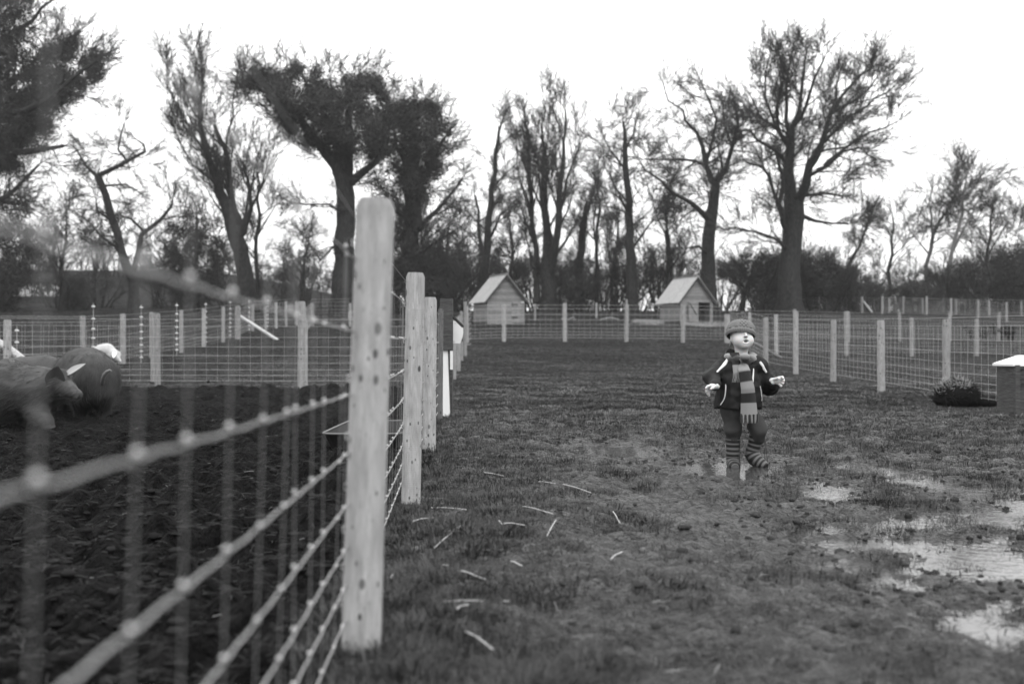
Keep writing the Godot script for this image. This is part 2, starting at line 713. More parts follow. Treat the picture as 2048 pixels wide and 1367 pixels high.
func make_grass() -> void:
	var short := []
	var long := []
	for i in 3:
		short.append([[], [], tuft_mesh(28, 0.065, 0.048, 0.0013, 1.25)])
		long.append([[], [], tuft_mesh(28, 0.05, 0.085, 0.0015, 1.1)])
	var far := []
	for i in 2:
		far.append([[], [], tuft_mesh(30, 0.17, 0.05, 0.005, 1.3)])
	# the near strip: patchy tufts standing out of the mud
	sow(short, 34000, func():
		var d := 1.3 + 11.7 * pow(rnd(0, 1), 1.25)
		var x := rnd(fence_x(d) - 0.12, 0.6 + d * 0.60)
		var b := bare(x, d)
		if rnd(0, 1) < b * 1.9 - 0.2:
			return null
		var y := GR(x, d)
		if y < -0.05 or y < -0.022 and rnd(0, 1) < 0.6:
			return null
		var s := rnd(0.6, 1.25) * (1.0 - 0.25 * b)
		return [Transform3D(Basis(Vector3.UP, rnd(0, TAU)).scaled(Vector3(s, s * rnd(0.7, 1.2), s)), Vector3(x, y - 0.006, -d)), grey((0.008 + 0.052 * pow(rnd(0, 1), 2.2)) * (1.0 + 0.5 * n_big.get_noise_2d(x, d)))])
	sow(long, 3200, func():
		var d := 1.5 + 9.5 * pow(rnd(0, 1), 1.2)
		var x := rnd(fence_x(d) - 0.1, 0.6 + d * 0.58)
		var edge := sstep(0.42, 0.03, x - fence_x(d))
		var keep := 0.12 + 0.75 * edge + 0.7 * maxf(0.0, n_mid.get_noise_2d(x * 0.8 + 31.0, d * 0.8) - 0.12)
		if rnd(0, 1) > keep or rnd(0, 1) < wetness(x, d) * 0.4:
			return null
		var y := GR(x, d)
		var s := rnd(0.6, 1.1) * (0.8 + 0.35 * edge)
		return [Transform3D(Basis(Vector3.UP, rnd(0, TAU)).scaled(Vector3(s, s, s)), Vector3(x, y - 0.006, -d)), grey(0.010 + 0.045 * pow(rnd(0, 1), 2.0))])
	# the grazed sward up to the far fence and in the paddocks either side
	sow(far, 60000, func():
		var d := 8.0 + 30.0 * pow(rnd(0, 1), 0.85)
		var x := rnd(-0.56 * d - 1.0, 0.56 * d + 1.0)
		if in_pen(x, d) > 0.3 or d < 10.0 and x < fence_x(d):
			return null
		var s := rnd(0.55, 1.1)
		return [Transform3D(Basis(Vector3.UP, rnd(0, TAU)).scaled(Vector3(s, s * rnd(0.6, 1.1), s)), Vector3(x, GR(x, d) - 0.01, -d)), grey(rnd(0.045, 0.10) * (1.0 + 0.45 * n_big.get_noise_2d(x * 0.4, d * 0.4)))])
	sow(far, 26000, func():
		var d := 36.0 + 34.0 * rnd(0, 1)
		var x := rnd(-0.56 * d, 0.56 * d)
		var s := rnd(1.2, 2.2)
		return [Transform3D(Basis(Vector3.UP, rnd(0, TAU)).scaled(Vector3(s, s * 0.6, s)), Vector3(x, GR(x, d) - 0.01, -d)), grey(rnd(0.045, 0.09) * (1.0 + 0.5 * n_big.get_noise_2d(x * 0.2, d * 0.2)))])
	var holder := [["short_grass", short, "short trampled grass growing in patches on the wet mud"], ["long_grass", long, "longer grass tufts along the fence foot and in the mud"], ["pasture_grass", far, "grazed turf covering the field and the paddocks behind"]]
	for h in holder:
		var o := thing(h[0], h[2], "grass", Vector3.ZERO)
		o.set_meta("kind", "stuff")
		for s in h[1]:
			scatter("tufts", s[2], mats.grass, s[0], s[1], o)
	# trampled blades and bits of root lying flat on the mud
	var flat := tuft_mesh(9, 0.035, 0.035, 0.0016, 2.6)
	var fw := []
	var ft := []
	for k in 13000:
		var d := 1.4 + 8.0 * pow(rnd(0, 1), 1.25)
		var x := rnd(fence_x(d), 0.5 + d * 0.56)
		var y := GR(x, d)
		if y < -0.022:
			continue
		var s := rnd(0.5, 1.5)
		fw.append(Transform3D(Basis(Vector3.UP, rnd(0, TAU)).scaled(Vector3(s, s * 0.35, s)), Vector3(x, y + 0.001, -d)))
		ft.append(grey(rnd(0.006, 0.022)))
	var fo := scatter("trampled_grass", flat, mats.grass, fw, ft, self)
	fo.set_meta("label", "flattened grass blades trodden into the wet mud")
	fo.set_meta("category", "grass")
	# pen: straw chaff and trodden litter
	var bit := MB.new()
	bit.tube([Vector3(-0.5, 0, 0), Vector3(0, 0.06, 0.02), Vector3(0.5, 0, 0)], [0.03, 0.035, 0.025], 4)
	var w := []
	var tint := []
	for k in 9000:
		var d := 1.5 + 13.0 * pow(rnd(0, 1), 1.3)
		var x := fence_x(d) - 0.15 - rnd(0, 0.35 + d * 0.5)
		var l := rnd(0.012, 0.055)
		w.append(Transform3D(Basis(Vector3.UP, rnd(0, TAU)).rotated(Vector3.RIGHT, rnd(-0.5, 0.5)).scaled(Vector3(l, 0.045, 0.045)), Vector3(x, GR(x, d) + 0.004, -d)))
		tint.append(grey(rnd(0.010, 0.036) if rnd(0, 1) < 0.985 else rnd(0.08, 0.16)))
	for k in 420:
		var d := 1.6 + 7.5 * pow(rnd(0, 1), 1.2)
		var x := rnd(fence_x(d), 0.4 + d * 0.5)
		if wetness(x, d) > 0.5:
			continue
		var l := rnd(0.015, 0.06)
		w.append(Transform3D(Basis(Vector3.UP, rnd(0, TAU)).rotated(Vector3.RIGHT, rnd(-0.4, 0.4)).scaled(Vector3(l, 0.06, 0.06)), Vector3(x, GR(x, d) + 0.006, -d)))
		tint.append(grey(rnd(0.04, 0.16)))
	var lit := paint(1.0, 0.85, 0.3, true)
	var o := scatter("chaff", bit.mesh(), lit, w, tint, self)
	o.set_meta("label", "short bits of straw chaff trodden into the mud")
	o.set_meta("category", "straw")
	# the grass blades that show singly against the water
	var clod := MB.new()
	clod.ball(Vector3.ZERO, Vector3(1, 0.7, 0.9), 7, 5)
	for i in clod.v.size():
		var p := clod.v[i]
		clod.v[i] = p * (1.0 + 0.6 * n_mid.get_noise_3d(p.x * 0.5, p.y * 0.5, p.z * 0.5) + 0.3 * n_mid.get_noise_3d(p.x * 1.3, p.y * 1.3, p.z * 1.3))
	w = []
	tint = []
	for k in 4200:
		var d := 1.4 + 13.2 * pow(rnd(0, 1), 1.15)
		var x := fence_x(d) - 0.1 - rnd(0, 0.35 + d * 0.52)
		var s := rnd(0.006, 0.02) * (1.0 if rnd(0, 1) < 0.95 else 1.6)
		if absf(d - 14.7) < 0.25:
			s *= 2.0
		w.append(Transform3D(Basis(rvec(), rnd(0, TAU)).scaled(Vector3(s * rnd(0.7, 1.6), s * rnd(0.4, 0.8), s)), Vector3(x, GR(x, d) + s * 0.05, -d)))
		tint.append(grey(rnd(0.008, 0.018)))
	for k in 3600:
		var d := 1.8 + 6.2 * rnd(0, 1)
		var x := rnd(0.0, 0.6 + d * 0.5)
		if wetness(x, d) < rnd(0.25, 0.7) and k % 6 > 0:
			continue
		var s := rnd(0.003, 0.010) * (1.0 if k % 9 else 1.8)
		w.append(Transform3D(Basis(rvec(), rnd(0, TAU)).scaled(Vector3(s * rnd(1.0, 2.0), s, s * 1.3)), Vector3(x, maxf(GR(x, d), -0.03) + s * 0.1, -d)))
		tint.append(grey(rnd(0.018, 0.036)))
	var mud := paint(1.0, 1.0, 0.1, true)
	o = scatter("mud_clods", clod.mesh(), mud, w, tint, self)
	o.set_meta("label", "crumbled dark mud clods strewn over the pig pen")
	o.set_meta("category", "mud")
	for s in STRAWS:
		var a := ground_hit(s[0], s[1])
		var e := ground_hit(s[2], s[3])
		var pts := []
		var rad := []
		for i in 6:
			var q := a.lerp(e, i / 5.0) + Vector3(0, 0, 0.004 * sin(i * 1.1 + s[0]))
			q.y = lerpf(GR(a.x, -a.z), GR(e.x, -e.z), i / 5.0) + 0.024 + 0.002 * sin(i * 0.9)
			pts.append(q)
			rad.append(0.0030 if i % 2 == 0 else 0.0026)
		var b := MB.new()
		b.tube(pts, rad, 6)
		single("straw_stalk", "pale straw stalk lying on the muddy grass beside the stock fence", "straw", b, mats.straw, "straw stalks on the mud")
	var st := ground_hit(835, 1103)
	var sb := MB.new()
	sb.ball(Vector3(st.x, GR(st.x, -st.z) + 0.006, st.z), Vector3(0.03, 0.013, 0.022), 12, 8)
	for i in sb.v.size():
		var p := sb.v[i]
		sb.v[i] = p + Vector3(1, 1, 1) * 0.006 * n_fine.get_noise_3d(p.x * 3.0, p.y * 3.0, p.z * 3.0)
	single("flint_stone", "pale flat stone lying in grass beside the fence", "stone", sb, paint(0.16, 0.9))

const STRAWS := [[868, 1112, 922, 1086], [862, 1033, 934, 1031], [1046, 1034, 1106, 1058], [1094, 1095, 1112, 1068], [884, 1145, 896, 1166], [922, 1192, 972, 1186], [880, 1231, 966, 1249], [932, 1296, 986, 1316], [1078, 980, 1112, 984], [968, 968, 1008, 967], [1022, 1150, 1044, 1165], [1002, 1222, 1018, 1229], [826, 1076, 866, 1060], [914, 1270, 936, 1250], [1226, 1046, 1240, 1060], [998, 1072, 1004, 1080], [1008, 1082, 1050, 1080], [1222, 1145, 1244, 1128], [1126, 1001, 1182, 1006], [786, 1186, 780, 1200]]


# ------------------------------------------------------------------ trees
class Plant:
	var wood := MB.new()
	var sprays := []
	var leaves := []

var spray_meshes := []
var clump_meshes := []

func make_spray(kind: int) -> ArrayMesh:
	# a long open spray of bare twigs about 1.6 metres long, growing along +y
	var b := MB.new()
	var main := []
	var rad := []
	var p := Vector3.ZERO
	var dir := Vector3.UP
	for i in 6:
		main.append(p)
		rad.append(0.018 - 0.0019 * i)
		dir = (dir + rvec() * 0.16).normalized()
		p += dir * 0.3
	b.tube(main, rad, 3, false)
	for k in 9:
		var t := (k + rnd(0.1, 0.9)) / 9.0 * 4.9
		var i := int(t)
		var q: Vector3 = main[i].lerp(main[i + 1], t - i)
		var w: Vector3 = (main[i + 1] - main[i]).normalized()
		var off := w.cross(rvec()).normalized()
		var dd := (w + off * rnd(0.5, 0.95)).normalized()
		var l := rnd(0.45, 0.85) * (1.0 - 0.08 * t)
		var sag := 0.10 if kind != 2 else -0.22
		var pts := [q]
		for n in 3:
			dd = (dd + rvec() * 0.16 + Vector3(0, sag, 0)).normalized()
			q += dd * l / 3.0
			pts.append(q)
			if n < 2:
				var d2 := (dd + rvec() * 0.65).normalized()
				b.tube([q, q + d2 * l * 0.42], [0.0105, 0.007], 3, false)
		b.tube(pts, [0.014, 0.0125, 0.0105, 0.007], 3, false)
	return b.mesh()

func make_clump(count: int, radius: float, leaf: float) -> ArrayMesh:
	var b := MB.new()
	for i in count:
		var at := rvec() * radius * pow(rnd(0.02, 1), 0.4)
		var nn := (rvec() + at.normalized() * 0.6 + Vector3(0, 0.5, 0)).normalized()
		var u := nn.cross(rvec()).normalized()
		var w := nn.cross(u)
		var s := leaf * rnd(0.6, 1.2)
		b.col = grey(rnd(0.7, 1.3))
		var k := b.v.size()
		b.vert(at - u * s * 0.5, nn); b.vert(at + w * s * 0.42, (nn + w * 0.4).normalized()); b.vert(at + u * s * 0.6 - nn * s * 0.12, nn); b.vert(at - w * s * 0.42, (nn - w * 0.4).normalized())
		b.ix.append_array(PackedInt32Array([k, k + 1, k + 2, k, k + 2, k + 3]))
	return b.mesh()

func add_spray(pl: Plant, at: Vector3, dir: Vector3, s: float) -> void:
	var y := dir.normalized()
	var x := y.cross(rvec()).normalized()
	pl.sprays.append(Transform3D(Basis(x, y, x.cross(y)).scaled_local(Vector3(s, s, s)), at))

func add_leaf(pl: Plant, at: Vector3, s: float) -> void:
	pl.leaves.append(Transform3D(Basis(rvec(), rnd(0, TAU)).scaled(Vector3(s, s, s)), at))

# opt: wob (crookedness), up (lift of the tips), ang (how far children turn off), kids (children per metre), spray (scale), ivy
func bough(pl: Plant, p: Vector3, dir: Vector3, length: float, r: float, level: int, opt: Dictionary) -> void:
	var segs := 5 if level == 1 else (4 if level == 2 else 3)
	var pts := [p]
	var rad := [r]
	var w := dir.normalized()
	for i in segs:
		w = (w + rvec() * opt.wob + Vector3(0, opt.up, 0)).normalized()
		p += w * length / segs
		pts.append(p)
		rad.append(maxf(r * (1.0 - 0.75 * (i + 1.0) / segs), 0.008))
	pl.wood.tube(pts, rad, 5 if r > 0.05 else 3, false)
	twig_out(pl, pts, rad, length, level, opt, 0.2)

func twig_out(pl: Plant, pts: Array, rad: Array, length: float, level: int, opt: Dictionary, from: float) -> void:
	var m := pts.size() - 1
	var last: Vector3 = (pts[m] - pts[m - 1]).normalized()
	if level >= int(opt.depth):
		for k in int(opt.tips):
			var t := rnd(0.25, 1.0) * m
			var i := mini(int(t), m - 1)
			var q: Vector3 = pts[i].lerp(pts[i + 1], t - i)
			var w: Vector3 = (pts[i + 1] - pts[i]).normalized()
			add_spray(pl, q, w + rvec() * 0.55 + Vector3(0, opt.up * 2.0, 0), opt.spray * rnd(0.6, 1.15))
		add_spray(pl, pts[m], last + Vector3(0, opt.up, 0), opt.spray * rnd(0.8, 1.2))
		return
	var n := int(length * opt.kids * (1.0 if level == 1 else 1.5) + rnd(0.5, 1.5))
	if level == 0:
		n = int(length * opt.kids)
	for k in n:
		var t := (from + (1.0 - from) * (k + rnd(0.1, 0.9)) / n) * m
		var i := mini(int(t), m - 1)
		var q: Vector3 = pts[i].lerp(pts[i + 1], t - i)
		var w: Vector3 = (pts[i + 1] - pts[i]).normalized()
		var off := w.cross(rvec()).normalized()
		var dir: Vector3 = w.lerp(off, opt.ang).normalized() + Vector3(0, opt.up, 0)
		var rr: float = rad[i] * 0.5
		var l: float = (opt.reach if level == 0 else length * 0.55) * rnd(0.55, 1.1) * (1.2 - (0.7 if level == 0 else 0.5) * t / m)
		bough(pl, q, dir, l, minf(rr, 0.012 + 0.03 * l), level + 1, opt)
	if level == 0:
		for k in 4:
			add_spray(pl, pts[m], last + rvec() * 0.35, opt.spray * rnd(0.6, 1.0))
	else:
		add_spray(pl, pts[m], last, opt.spray)

func smooth_path(px: Array, d: float) -> Array:
	# limb given as [pixel x, pixel y, width in pixels, metres nearer(-) or further(+)]; returns points and radii with small bends added
	var pts := []
	var rad := []
	for i in px.size() - 1:
		var a = px[i]
		var b = px[i + 1]
		var da: float = d + (a[3] if a.size() > 3 else 0.0)
		var db: float = d + (b[3] if b.size() > 3 else 0.0)
		var pa := P(a[0], a[1], da)
		var pb := P(b[0], b[1], db)
		var n := maxi(1, int(pa.distance_to(pb) / 0.7))
		for k in n + (1 if i == px.size() - 2 else 0):
			var t := float(k) / n
			var q := pa.lerp(pb, t)
			if k > 0 or i > 0:
				q += rvec() * minf(0.10, 0.05 + 0.02 * n)
			pts.append(q)
			rad.append(maxf(lerpf(a[2], b[2], t) * 0.43 * d / F, 0.012))
	return [pts, rad]

func inside(poly: PackedVector2Array, p: Vector2) -> bool:
	return Geometry2D.is_point_in_polygon(p, poly)

func leafy_mass(pl: Plant, outline: Array, d: float, thick: float, count: int, size: float, holes: float) -> void:
	# leaf clumps through the volume of a crown whose silhouette is the outline; gaps come from noise
	var poly := PackedVector2Array()
	var lo := Vector2(1e9, 1e9)
	var hi := -lo
	for q in outline:
		var w := Vector2(q[0], q[1])
		poly.append(w)
		lo = lo.min(w)
		hi = hi.max(w)
	var made := 0
	var tries := 0
	while made < count and tries < count * 12:
		tries += 1
		var q := Vector2(rnd(lo.x, hi.x), rnd(lo.y, hi.y))
		q += Vector2(rnd(-7, 7), rnd(-7, 7))
		if not inside(poly, q):
			continue
		var edge := 1e9
		for i in poly.size():
			edge = minf(edge, Geometry2D.get_closest_point_to_segment(q, poly[i], poly[(i + 1) % poly.size()]).distance_to(q))
		var z := rnd(-1, 1) * thick * clampf(edge / 45.0, 0.15, 1.0)
		var h := n_big.get_noise_3d(q.x * 0.034, q.y * 0.034, z * 0.35) + 0.5 * n_big.get_noise_2d(q.x * 0.09, q.y * 0.09)
		if h < holes - 0.35 - 0.25 * clampf(1.0 - edge / 30.0, 0.0, 1.0) * -1.0:
			continue
		q += Vector2(rnd(-9, 9), rnd(-9, 9))
		add_leaf(pl, P(q.x, q.y, d + z), size * rnd(0.6, 1.2))
		made += 1
	# bare twigs that stand out beyond the ivy
	var mid := (lo + hi) * 0.5
	for i in poly.size():
		var a := poly[i]
		var b := poly[(i + 1) % poly.size()]
		for k in int(a.distance_to(b) / 5.0):
			var q := a.lerp(b, rnd(0, 1)) + Vector2(rnd(-8, 8), rnd(-8, 8))
			if q.y > mid.y + 60.0:
				continue
			var w := Vector3(q.x - mid.x, mid.y - q.y + 40.0, 0).normalized() + rvec() * 0.5
			add_spray(pl, P(q.x, q.y, d + rnd(-0.6, 0.6)), w, rnd(0.5, 1.0))

func finish(pl: Plant, o: Node3D, bark: Material, leaf_tint: float, wood_name := "trunk") -> void:
	part(wood_name, pl.wood, bark, o)
	if pl.sprays.size():
		var k := []
		for i in 3:
			k.append([])
		for i in pl.sprays.size():
			k[i % 3].append(pl.sprays[i])
		for i in 3:
			scatter("twigs" if pl.leaves.size() else "crown", spray_meshes[i], mats.twig if bark != mats.bark_pale else mats.twig_pale, k[i], [], o)
	if pl.leaves.size():
		var k := [[], []]
		var t := [[], []]
		for i in pl.leaves.size():
			k[i % 2].append(pl.leaves[i])
			t[i % 2].append(grey(leaf_tint * rnd(0.7, 1.35)))
		for i in 2:
			scatter("crown", clump_meshes[i], mats.ivy, k[i], t[i], o)

func ivy_on(pl: Plant, pts: Array, rad: Array, from: float, to: float, size: float, per_m: float) -> void:
	var m := pts.size() - 1
	for i in m:
		var a: Vector3 = pts[i]
		var b: Vector3 = pts[i + 1]
		var t0 := float(i) / m
		if t0 < from or t0 > to:
			continue
		var n := int(a.distance_to(b) * per_m + rnd(0, 1))
		for k in n:
			add_leaf(pl, a.lerp(b, rnd(0, 1)) + rvec() * (rad[i] + size * rnd(0.1, 0.5)), size * rnd(0.6, 1.2))

func tree(called: String, label: String, d: float, limbs: Array, opt: Dictionary, masses: Array = [], bark: Material = null, group := "trees along the field edge") -> Node3D:
	var pl := Plant.new()
	var base := Vector3.ZERO
	for li in limbs.size():
		var got := smooth_path(limbs[li], d)
		var pts: Array = got[0]
		var rad: Array = got[1]
		if li == 0:
			# root flare, set a little into the ground
			var foot: Vector3 = pts[0]
			foot.y = G(foot.x, -foot.z) - 0.15
			pts[0] = foot
			pts.insert(1, foot.lerp(pts[1], 0.35) + Vector3(0, 0.3, 0))
			rad.insert(0, rad[0] * 1.5)
			base = foot + Vector3(0, 0.15, 0)
		pl.wood.tube(pts, rad, 9 if li == 0 else 7, false)
		var length := 0.0
		for i in pts.size() - 1:
			length += pts[i].distance_to(pts[i + 1])
		twig_out(pl, pts, rad, length, 0, opt, opt.get("from", 0.45) if li == 0 else 0.06)
		if opt.has("ivy"):
			ivy_on(pl, pts, rad, 0.0, opt.ivy_to if li > 0 else 1.0, opt.ivy, opt.ivy_n)
	for ms in masses:
		leafy_mass(pl, ms[0], d, ms[1], ms[2], ms[3], ms[4])
	var o := thing(called, label, "tree", base, group)
	finish(pl, o, bark if bark else mats.bark, opt.get("tint", 0.035))
	return o

func make_trees() -> void:
	for i in 3:
		spray_meshes.append(make_spray(i))
	clump_meshes.append(make_clump(60, 0.5, 0.125))
	clump_meshes.append(make_clump(66, 0.58, 0.115))
	mats.twig_pale = paint(0.05, 0.95, 0.2)
	var bare_opt := {"wob": 0.22, "up": 0.05, "ang": 0.55, "kids": 1.4, "reach": 2.4, "depth": 2, "tips": 3, "spray": 0.85}
	# the ivy-clad evergreen at the edge of the frame
	tree("ivy_tree", "huge dark ivy-covered tree with ragged overhanging boughs at the end of the row", 52.0, [[[-60, 640, 60], [-55, 420, 50], [-30, 200, 34], [-20, -60, 16]], [[-50, 330, 20], [60, 300, 14, -1], [130, 290, 8, -1]], [[-40, 200, 20], [80, 130, 12, 1], [160, 60, 7, 1]], [[-45, 260, 18], [90, 200, 12, -2], [190, 120, 6, -2]], [[-50, 420, 16], [30, 380, 9, -1], [80, 330, 5, -1]], [[-20, 90, 12], [60, 40, 8], [110, -10, 5]]],
		{"wob": 0.28, "up": 0.0, "ang": 0.6, "kids": 1.3, "reach": 2.2, "depth": 2, "tips": 2, "spray": 1.0, "ivy": 0.8, "ivy_n": 3.0, "ivy_to": 0.8, "tint": 0.036},
		[[[[-160, -60], [60, -50], [66, 10], [38, 50], [48, 110], [30, 160], [60, 230], [30, 320], [-160, 420]], 2.6, 2000, 0.8, 0.18], [[[30, 160], [100, 90], [152, 62], [160, 90], [128, 130], [205, 100], [215, 120], [190, 160], [150, 190], [120, 235], [60, 300], [20, 290]], 1.6, 900, 0.7, 0.12], [[[-160, 380], [10, 376], [60, 400], [85, 440], [76, 540], [30, 590], [-160, 600]], 1.8, 900, 0.8, 0.12], [[[-40, 280], [40, 290], [52, 330], [20, 350], [-40, 360]], 1.2, 240, 0.6, 0.12]])
	# crooked oak
	tree("oak_tree", "crooked bare oak with a zigzag limb behind the pig pen", 50.0, [[[268, 606, 26], [262, 560, 22], [238, 500, 20], [222, 430, 19], [212, 392, 17], [193, 352, 16]], [[193, 352, 13], [232, 334, 9, -0.5], [266, 316, 8, -0.6], [288, 300, 7, -0.7], [288, 290, 5, -0.7], [276, 282, 4, -0.6]], [[193, 352, 10], [170, 332, 7, 0.5], [150, 300, 4, 0.8]], [[262, 560, 15], [285, 470, 12, 0.5], [318, 440, 9, 0.8], [340, 412, 6, 1.0], [346, 398, 4, 1.0]], [[285, 460, 8, 0.5], [262, 440, 5], [236, 428, 4]], [[222, 440, 7], [196, 424, 5, -0.6], [188, 400, 3, -0.8]], [[250, 318, 6, -0.6], [238, 296, 5, -0.6], [250, 240, 3, -0.6]], [[240, 500, 7], [200, 470, 4, -1.0], [176, 440, 3, -1.4]], [[205, 372, 6], [250, 370, 4, 0.8], [276, 380, 3, 1.2]]],
		bare_opt.merged({"wob": 0.42, "up": 0.03, "reach": 1.9, "kids": 1.25, "from": 0.5, "ang": 0.65}, true))
	tree("holly_tree", "rounded dark holly between the crooked oak and the forked tree", 54.0, [[[392, 606, 12], [390, 480, 8], [392, 430, 5]]],
		bare_opt.merged({"reach": 1.0, "kids": 0.8, "tint": 0.036}, true), [[[[345, 440], [372, 420], [405, 424], [436, 436], [446, 480], [438, 540], [430, 606], [346, 606], [336, 540], [330, 490]], 1.3, 620, 0.62, 0.1]])
	tree("forked_tree", "tall leaning forked tree with ivy on its stems and a fine twig crown", 52.0, [[[492, 606, 44], [486, 540, 38], [470, 470, 30], [448, 400, 22], [428, 350, 18], [410, 300, 15], [398, 250, 11], [394, 200, 6]], [[488, 500, 22], [470, 420, 17, 0.6], [454, 350, 14, 0.8], [450, 300, 11, 1.0], [432, 250, 7, 1.2]], [[484, 470, 14, -0.5], [500, 420, 10, -0.8], [490, 330, 6, -1.0]], [[398, 260, 7], [404, 170, 5], [402, 130, 3]], [[420, 320, 6], [372, 240, 4, 0.6], [338, 180, 3, 0.8]], [[450, 300, 6], [466, 230, 4], [470, 170, 3]], [[440, 380, 6], [390, 330, 4, -1.0], [340, 250, 3, -1.4]]],
		bare_opt.merged({"wob": 0.13, "up": 0.09, "ang": 0.4, "reach": 3.2, "kids": 1.2, "ivy": 0.42, "ivy_n": 3.6, "ivy_to": 0.75, "tint": 0.034}, true))
	tree("sapling_tree", "slim straight bare tree beside the forked ivy stems", 56.0, [[[516, 606, 11], [514, 500, 9], [517, 400, 7], [514, 340, 5]], [[515, 470, 4], [536, 430, 3], [552, 410, 2]]],
		bare_opt.merged({"wob": 0.18, "up": 0.1, "reach": 1.9, "kids": 1.3, "from": 0.35}, true))
	# the pair of heavy ivy trees
	tree("ivy_tree", "broad wedge-crowned ivy tree with a thick forked trunk", 48.0, [[[690, 630, 60], [688, 520, 50], [690, 420, 44], [688, 360, 40], [676, 330, 32], [640, 290, 24], [600, 240, 18], [540, 190, 10], [490, 170, 6]], [[690, 380, 30], [696, 300, 24], [700, 220, 16], [690, 150, 8]], [[694, 370, 24], [730, 340, 18, -0.6], [756, 320, 14, -0.8], [770, 270, 9, -0.8]], [[640, 290, 9], [610, 292, 6, -0.8], [592, 286, 4, -1]], [[688, 430, 7], [660, 410, 5, -1.2], [610, 408, 3, -1.6]], [[686, 480, 7], [640, 520, 4, -1], [610, 470, 3, -1.6]], [[688, 330, 14], [640, 220, 9, 1.2], [600, 150, 5, 1.4]]],
		bare_opt.merged({"wob": 0.3, "reach": 1.7, "kids": 0.9, "ivy": 0.62, "ivy_n": 4.5, "ivy_to": 0.9, "tint": 0.034, "from": 0.5}, true),
		[[[[466, 168], [500, 150], [560, 132], [610, 126], [650, 142], [700, 136], [752, 132], [768, 180], [784, 220], [792, 270], [770, 318], [722, 330], [690, 320], [640, 300], [604, 262], [560, 232], [524, 210], [490, 190]], 2.6, 2000, 0.60, 0.22], [[[560, 230], [610, 270], [640, 296], [622, 300], [580, 268], [548, 246]], 0.9, 60, 0.6, 0.2]])
	tree("ivy_tree", "columnar ivy tree with a bulging dark crown beside the wedge-crowned one", 50.0, [[[826, 630, 52], [822, 540, 46], [820, 440, 40], [824, 340, 32], [830, 260, 22], [830, 200, 12]], [[822, 470, 16], [850, 440, 12, -1], [890, 400, 8, -1.4], [926, 350, 4, -1.6]], [[824, 380, 14], [866, 320, 10, 0.8], [890, 270, 6, 1]], [[822, 350, 12], [790, 290, 9, 1], [780, 230, 6, 1]], [[820, 520, 9], [870, 480, 6, -1.4], [926, 452, 3, -2]], [[822, 440, 9], [790, 420, 7, -1], [770, 390, 5, -1]]],
		bare_opt.merged({"wob": 0.3, "reach": 1.9, "kids": 1.0, "ivy": 0.66, "ivy_n": 4.5, "ivy_to": 0.85, "tint": 0.034, "from": 0.45}, true),
		[[[[784, 214], [812, 188], [846, 192], [874, 216], [896, 246], [903, 270], [890, 320], [872, 370], [850, 420], [836, 470], [800, 470], [770, 420], [758, 370], [776, 320], [788, 270]], 1.8, 1200, 0.60, 0.2], [[[780, 450], [850, 440], [866, 520], [858, 620], [782, 620], [770, 540]], 1.0, 420, 0.6, 0.12]])
	# the middle of the row
	tree("lime_tree", "slender leaning tree with stiff upswept branches behind the closed shed", 58.0, [[[962, 606, 26], [968, 540, 22], [976, 460, 17], [984, 380, 13], [992, 310, 10], [998, 260, 7], [1004, 238, 4]], [[968, 520, 12], [958, 450, 9, 0.8], [952, 390, 5, 1]], [[978, 480, 7], [1000, 430, 5, -0.8], [1012, 420, 3, -1]], [[984, 380, 6], [1010, 350, 4, 0.8], [1034, 326, 2.5, 1]]],
		bare_opt.merged({"wob": 0.14, "up": 0.08, "reach": 2.0, "kids": 1.15, "from": 0.25, "ivy": 0.4, "ivy_n": 1.2, "ivy_to": 0.4, "tint": 0.034}, true))
	tree("ash_tree", "many-stemmed tall ash with ivy-wrapped stems and upright twigs", 57.0, [[[1096, 606, 40], [1094, 540, 34], [1092, 470, 20], [1090, 400, 12], [1088, 330, 9], [1086, 250, 5]], [[1074, 606, 18], [1070, 500, 14, 0.8], [1062, 400, 11, 1], [1058, 300, 8, 1], [1050, 220, 4, 1]], [[1100, 560, 22], [1112, 470, 17, -0.8], [1120, 400, 14, -1], [1124, 340, 11, -1], [1128, 280, 7, -1], [1132, 220, 4, -1]], [[1094, 470, 10], [1082, 400, 8, -1], [1076, 350, 6, -1.2]], [[1114, 440, 9, -0.8], [1136, 360, 6, 0.6], [1160, 290, 3, 1]], [[1062, 420, 6, 1], [1040, 350, 4, 1.4], [1030, 280, 2.5, 1.6]]],
		bare_opt.merged({"wob": 0.12, "up": 0.12, "ang": 0.38, "reach": 3.0, "kids": 1.1, "from": 0.4, "ivy": 0.42, "ivy_n": 3.2, "ivy_to": 0.55, "tint": 0.034}, true))
	tree("ivy_pole_tree", "short broken ivy-clad trunk between the ash and the straight alder", 60.0, [[[1160, 606, 22], [1160, 520, 20], [1166, 450, 16], [1172, 410, 9]], [[1166, 440, 6], [1184, 390, 4], [1192, 360, 2.5]]],
		bare_opt.merged({"reach": 1.6, "kids": 1.0, "ivy": 0.5, "ivy_n": 4.0, "ivy_to": 0.6, "from": 0.3, "tint": 0.034}, true))
	tree("alder_tree", "straight single-trunked bare tree in the middle of the row", 55.0, [[[1264, 612, 28], [1263, 540, 24], [1260, 460, 20], [1258, 400, 17], [1252, 330, 14], [1250, 290, 11], [1248, 262, 8], [1246, 240, 5]], [[1250, 300, 7], [1266, 270, 5], [1272, 250, 3]], [[1258, 430, 6], [1240, 390, 4, -0.8], [1222, 350, 3, -1]], [[1262, 500, 7], [1290, 460, 5, 0.8], [1304, 440, 3, 1]], [[1252, 340, 6], [1220, 300, 4, 0.8], [1204, 270, 3, 1]]],
		bare_opt.merged({"wob": 0.26, "up": 0.03, "reach": 2.3, "kids": 1.25, "from": 0.4}, true))
